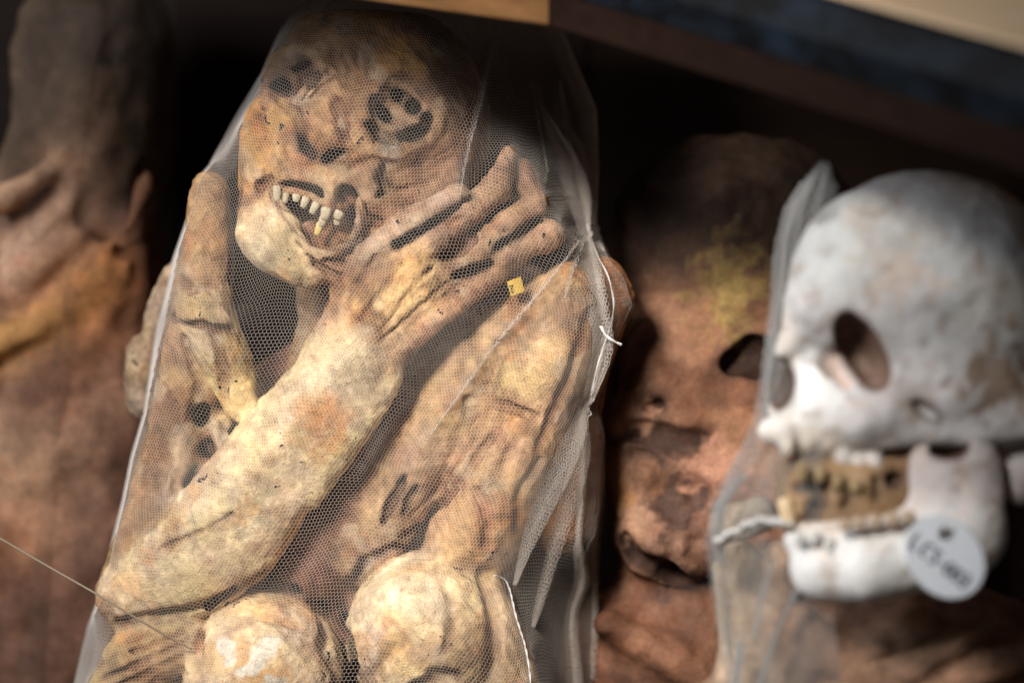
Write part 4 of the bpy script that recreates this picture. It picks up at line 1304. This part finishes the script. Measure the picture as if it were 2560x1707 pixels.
# net on the skull's left side
def sheet(rows, zrow, nc, cell, rad, wav=0, seed=0, extra=1.0):
    """free hanging net between two edges; rows: (py, left, right)"""
    ys = np.linspace(rows[0][0], rows[-1][0], 90)
    L = np.interp(ys, [r[0] for r in rows], [r[1] for r in rows])
    R_ = np.interp(ys, [r[0] for r in rows], [r[2] for r in rows])
    zl = np.interp(ys, [r[0] for r in rows], [z[0] for z in zrow]); zr = np.interp(ys, [r[0] for r in rows], [z[1] for z in zrow])
    zm = np.interp(ys, [r[0] for r in rows], [z[2] for z in zrow])
    u = np.linspace(0, 1, nc)
    px = L[:, None] + (R_ - L)[:, None] * u
    py = np.repeat(ys[:, None], nc, 1)
    zz = zl[:, None] * (1 - u) + zr[:, None] * u + zm[:, None] * 4 * u * (1 - u)
    zz = zz + wav * np.sin(u[None] * 17 + ys[:, None] * 0.004 + seed) * np.minimum(u, 1 - u)[None] * 2
    k = 1 - zz / D
    Gs = np.stack([(px - 1280) * k, (853.5 - py) * k, zz], 2)
    f_, a_, b_ = grid_surface(Gs)
    return hexnet(f_, a_, b_, cell, rad)

rows = [(405, 2046, 2084), (450, 2004, 2090), (520, 1957, 2100), (620, 1932, 2100), (760, 1922, 2110), (860, 1908, 2080), (980, 1893, 2080), (1080, 1868, 2070),
        (1180, 1815, 2060), (1270, 1770, 2060), (1350, 1758, 2060), (1430, 1770, 2070), (1520, 1782, 2090), (1620, 1798, 2100), (1780, 1815, 2120)]
zr = [(700, 760, 0)] + [(620, 820, 40)] * 9 + [(640, 800, 20)] * 5
v1, q1 = sheet(rows, zr, 60, 10.5, 0.8, 14, 0)
zr2 = [(700, 740, 0)] + [(610, 560, -20)] * 14
rows2 = [(a, b + 2, b + (c - b) * 0.55) for a, b, c in rows]
v2, q2 = sheet(rows2, zr2, 40, 10.5, 0.8, 12, 2)
# bunched folds
vs, qs = [v1, v2], [q1, q2]
def fold2(path, w, zz_, n=4):
    out = []
    for i in range(n):
        rr = [(b, a - w / 2 + i * 2, a + w / 2 + i * 2) for a, b in path]
        out.append(sheet(rr, [(zz_ + i * 5, zz_ + i * 5 + 8, 4)] * len(path), 12, 9.5, 0.85, 4, i))
    return out
for fo in (fold2([(1990, 500), (1960, 600), (1945, 760), (1925, 900), (1908, 1060)], 26, 690), fold2([(1850, 1190), (1800, 1260), (1785, 1340), (1800, 1420)], 40, 690),
           fold2([(2030, 1400), (1990, 1470), (1940, 1570), (1900, 1700), (1880, 1790)], 18, 700), fold2([(1850, 1600), (1835, 1690), (1830, 1790)], 26, 705, 6),
           fold2([(1930, 1400), (1900, 1500), (1880, 1600)], 20, 700)):
    for v, qd in fo:
        vs.append(v); qs.append(qd)
offs = np.cumsum([0] + [len(v) for v in vs])
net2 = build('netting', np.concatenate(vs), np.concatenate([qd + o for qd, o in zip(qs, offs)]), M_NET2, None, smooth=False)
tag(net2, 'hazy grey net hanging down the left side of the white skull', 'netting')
thread('grey_string', [(1790, 1352), (1850, 1322), (1905, 1300), (1975, 1310)], 6.5, M_THREAD, zs=[740, 760, 800, 830], strands=2, twist=2,
       label='pale string tied across to the front of the white skull jaw', cat='string')

# ------------------------------------------------------------------ BACKGROUND: reddish brown head between mummy and skull
Fh = Field([120, -1150, -1050], [1050, 560, -150], 10.0)
RB = (0.30, 0.14, 0.075); RB2 = (0.38, 0.20, 0.125); OL = (0.21, 0.135, 0.055); DK = (0.05, 0.025, 0.018)
Fh.put(Ell(1910, 1090, -690, 415, 520, 400, rot=-4, col=RB, k=30))
Fh.put(Ell(1840, 660, -660, 330, 330, 260, col=(0.05, 0.027, 0.018), k=90))  # top of the head coloured near black to paint the shade over it
Fh.put(Ell(1640, 1120, -420, 130, 330, 130, rot=4, col=RB2, k=90))
Fh.put(Ell(1780, 1200, -310, 110, 66, 60, rot=-16, col=RB2, k=50))
Fh.put(Ell(1690, 1330, -330, 150, 130, 70, col=RB2, k=50))
DKB = (0.075, 0.04, 0.03)
groove([(1830, 905, 26), (1880, 890, 46), (1930, 900, 46)], 74, 20, DK, 1.0, Fh)
groove([(1620, 1016, 10), (1645, 1010, 12)], 22, 10, DK, 1.0, Fh)
groove([(1560, 1075, 18), (1620, 1080, 24), (1690, 1110, 28), (1742, 1102, 20)], 18, 20, DKB, 0.9, Fh)
groove([(1580, 1140, 14), (1640, 1150, 20), (1660, 1190, 16)], 10, 20, DKB, 0.7, Fh)
hole(1700, 1240, 70, 40, 40, -14, 50, DKB, Fh)
for i in range(22):
    px_, py_ = 1690 + rng.uniform(-70, 80), 1290 + rng.uniform(-70, 90)
    ridge([(px_, py_, 15), (px_ + 10, py_ + 14, 13)], 9, 14, (0.30, 0.16, 0.11), Fh)
groove([(1565, 1345, 12), (1590, 1395, 20), (1650, 1430, 22), (1780, 1450, 24)], 30, 16, DK, 1.0, Fh)
groove([(1500, 1482, 8), (1560, 1486, 10), (1700, 1490, 10)], 14, 10, DKB, 0.8, Fh)
Fh.put(Ell(1720, 1670, -510, 330, 300, 190, col=(0.19, 0.085, 0.05), k=60))
Fh.put(Cap([(1520, 1560, -330, 40), (1700, 1650, -310, 46), (1820, 1760, -310, 40)], col=(0.22, 0.10, 0.055), k=50))
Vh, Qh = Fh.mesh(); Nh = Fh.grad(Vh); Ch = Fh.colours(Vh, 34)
Vh = Vh + Nh * (fbm(Vh, 140, 3, 101) * 12 + fbm(Vh, 40, 2, 103) * 4)[:, None]
bl = np.clip((fbm(Vh, 120, 4, 107) - 0.1) / 0.35, 0, 1)[:, None] * 0.7
Ch = Ch * (1 - bl) + Ch * np.array([0.45, 0.36, 0.33]) * bl
for (a_, b_, r_, c_, as_, ro_) in ((1690, 1260, 75, DKB, 1.0, 0), (1640, 1100, 44, DKB, 2.0, 15), (1610, 1180, 40, (0.24, 0.12, 0.07), 1.4, 20), (1745, 1105, 18, DK, 1.5, -30),
                                   (1640, 1012, 14, DK, 2.2, -15), (1560, 1040, 60, (0.46, 0.25, 0.165), 1.2, 0), (1790, 1170, 60, (0.42, 0.21, 0.14), 1.4, -15), (1540, 1420, 40, (0.46, 0.24, 0.13), 0.8, 0),
                                   (1560, 1250, 46, (0.48, 0.24, 0.11), 0.7, 0), (1590, 1310, 46, (0.44, 0.25, 0.16), 1.0, 0)):
    stain(Ch, Vh, a_, b_, front(Fh, a_, b_), r_, c_, 0.9, as_, ro_, jag=0.6, seed=int(a_), soft=0.35)
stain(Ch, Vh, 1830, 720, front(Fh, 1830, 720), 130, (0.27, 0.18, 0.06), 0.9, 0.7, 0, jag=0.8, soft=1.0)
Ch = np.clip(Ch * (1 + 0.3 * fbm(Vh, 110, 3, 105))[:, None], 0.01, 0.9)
bh = empty('brown_mummy', P(1680, 1700, -700))
tag(bh, 'blurred reddish brown mummy head between the netted mummy and the white skull', 'mummy')
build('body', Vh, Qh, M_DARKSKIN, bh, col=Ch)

# ------------------------------------------------------------------ BACKGROUND: dark draped mummy at the left
Fl = Field([-1800, -1150, -1350], [-820, 1080, -500], 13.0)
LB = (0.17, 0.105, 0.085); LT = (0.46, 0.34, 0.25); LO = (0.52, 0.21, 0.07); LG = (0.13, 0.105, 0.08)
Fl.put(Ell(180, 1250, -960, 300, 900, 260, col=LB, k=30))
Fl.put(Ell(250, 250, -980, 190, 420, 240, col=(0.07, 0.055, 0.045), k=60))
Fl.put(Cap([(30, 470, -860, 60), (90, 330, -880, 60), (70, 180, -880, 46), (100, 60, -880, 50)], col=LG, k=50))
Fl.put(Cap([(-20, 510, -750, 34), (90, 450, -740, 26), (190, 370, -760, 22), (240, 260, -790, 20)], col=LT, k=30))
Fl.put(Cap([(30, 660, -735, 30), (110, 590, -725, 24), (180, 530, -745, 18)], col=(0.58, 0.47, 0.40), k=26))
Fl.put(Cap([(-40, 870, -700, 40), (60, 830, -690, 34), (150, 790, -705, 28), (240, 700, -735, 44)], col=(0.62, 0.40, 0.14), k=34))
Fl.put(Ell(220, 720, -750, 70, 110, 60, rot=25, col=LO, k=50))
Fl.put(Ell(110, 660, -740, 150, 50, 60, rot=-36, col=(0.42, 0.28, 0.22), k=40))
Fl.put(Ell(60, 1180, -760, 90, 170, 80, rot=-20, col=(0.55, 0.42, 0.30), k=60))
Fl.put(Ell(30, 1330, -740, 110, 80, 70, rot=-30, col=(0.50, 0.27, 0.16), k=50))
for (p_, c_) in (([(250, 640), (150, 760), (20, 860)], (0.60, 0.38, 0.20)), ([(330, 640), (250, 820), (140, 960)], (0.36, 0.18, 0.09)), ([(200, 470), (120, 560), (0, 640)], (0.75, 0.56, 0.43)),
                 ([(380, 420), (330, 560), (240, 640)], (0.22, 0.12, 0.07)), ([(260, 1000), (180, 1120), (60, 1240)], (0.55, 0.42, 0.32)), ([(280, 1180), (200, 1300), (90, 1420)], (0.22, 0.15, 0.12)),
                 ([(200, 80), (150, 200), (90, 330)], (0.12, 0.10, 0.08)), ([(300, 240), (250, 380), (190, 480)], (0.18, 0.10, 0.06))):
    Fl.put(Cap([(a_, b_, min(front(Fl, a_, b_), -720) - 14, r_) for (a_, b_), r_ in zip(p_, (4, 24, 6))], col=c_, k=40))
Fl.put(Cap([(330, 560, -830, 40), (330, 760, -800, 44), (260, 960, -790, 50)], col=(0.22, 0.13, 0.10), k=40))
Fl.put(Ell(120, 980, -760, 90, 60, 50, rot=-30, col=(0.22, 0.12, 0.09), k=50))
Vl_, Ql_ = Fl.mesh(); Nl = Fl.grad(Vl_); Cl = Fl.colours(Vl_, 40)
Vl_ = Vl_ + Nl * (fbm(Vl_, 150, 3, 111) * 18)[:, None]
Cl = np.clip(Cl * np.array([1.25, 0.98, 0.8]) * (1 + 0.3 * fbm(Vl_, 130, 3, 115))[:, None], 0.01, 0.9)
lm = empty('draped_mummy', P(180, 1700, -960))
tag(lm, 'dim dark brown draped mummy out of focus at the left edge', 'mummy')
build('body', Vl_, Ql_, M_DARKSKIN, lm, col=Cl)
lr = [(-60, 60, 440), (200, 40, 440), (400, 10, 425), (600, -30, 390), (760, -60, 345), (1000, -60, 330), (1300, -60, 320), (1780, -60, 300)]
v3, q3 = sheet(lr, [(-800, -900, 160)] * len(lr), 60, 14, 0.5, 40, 1)
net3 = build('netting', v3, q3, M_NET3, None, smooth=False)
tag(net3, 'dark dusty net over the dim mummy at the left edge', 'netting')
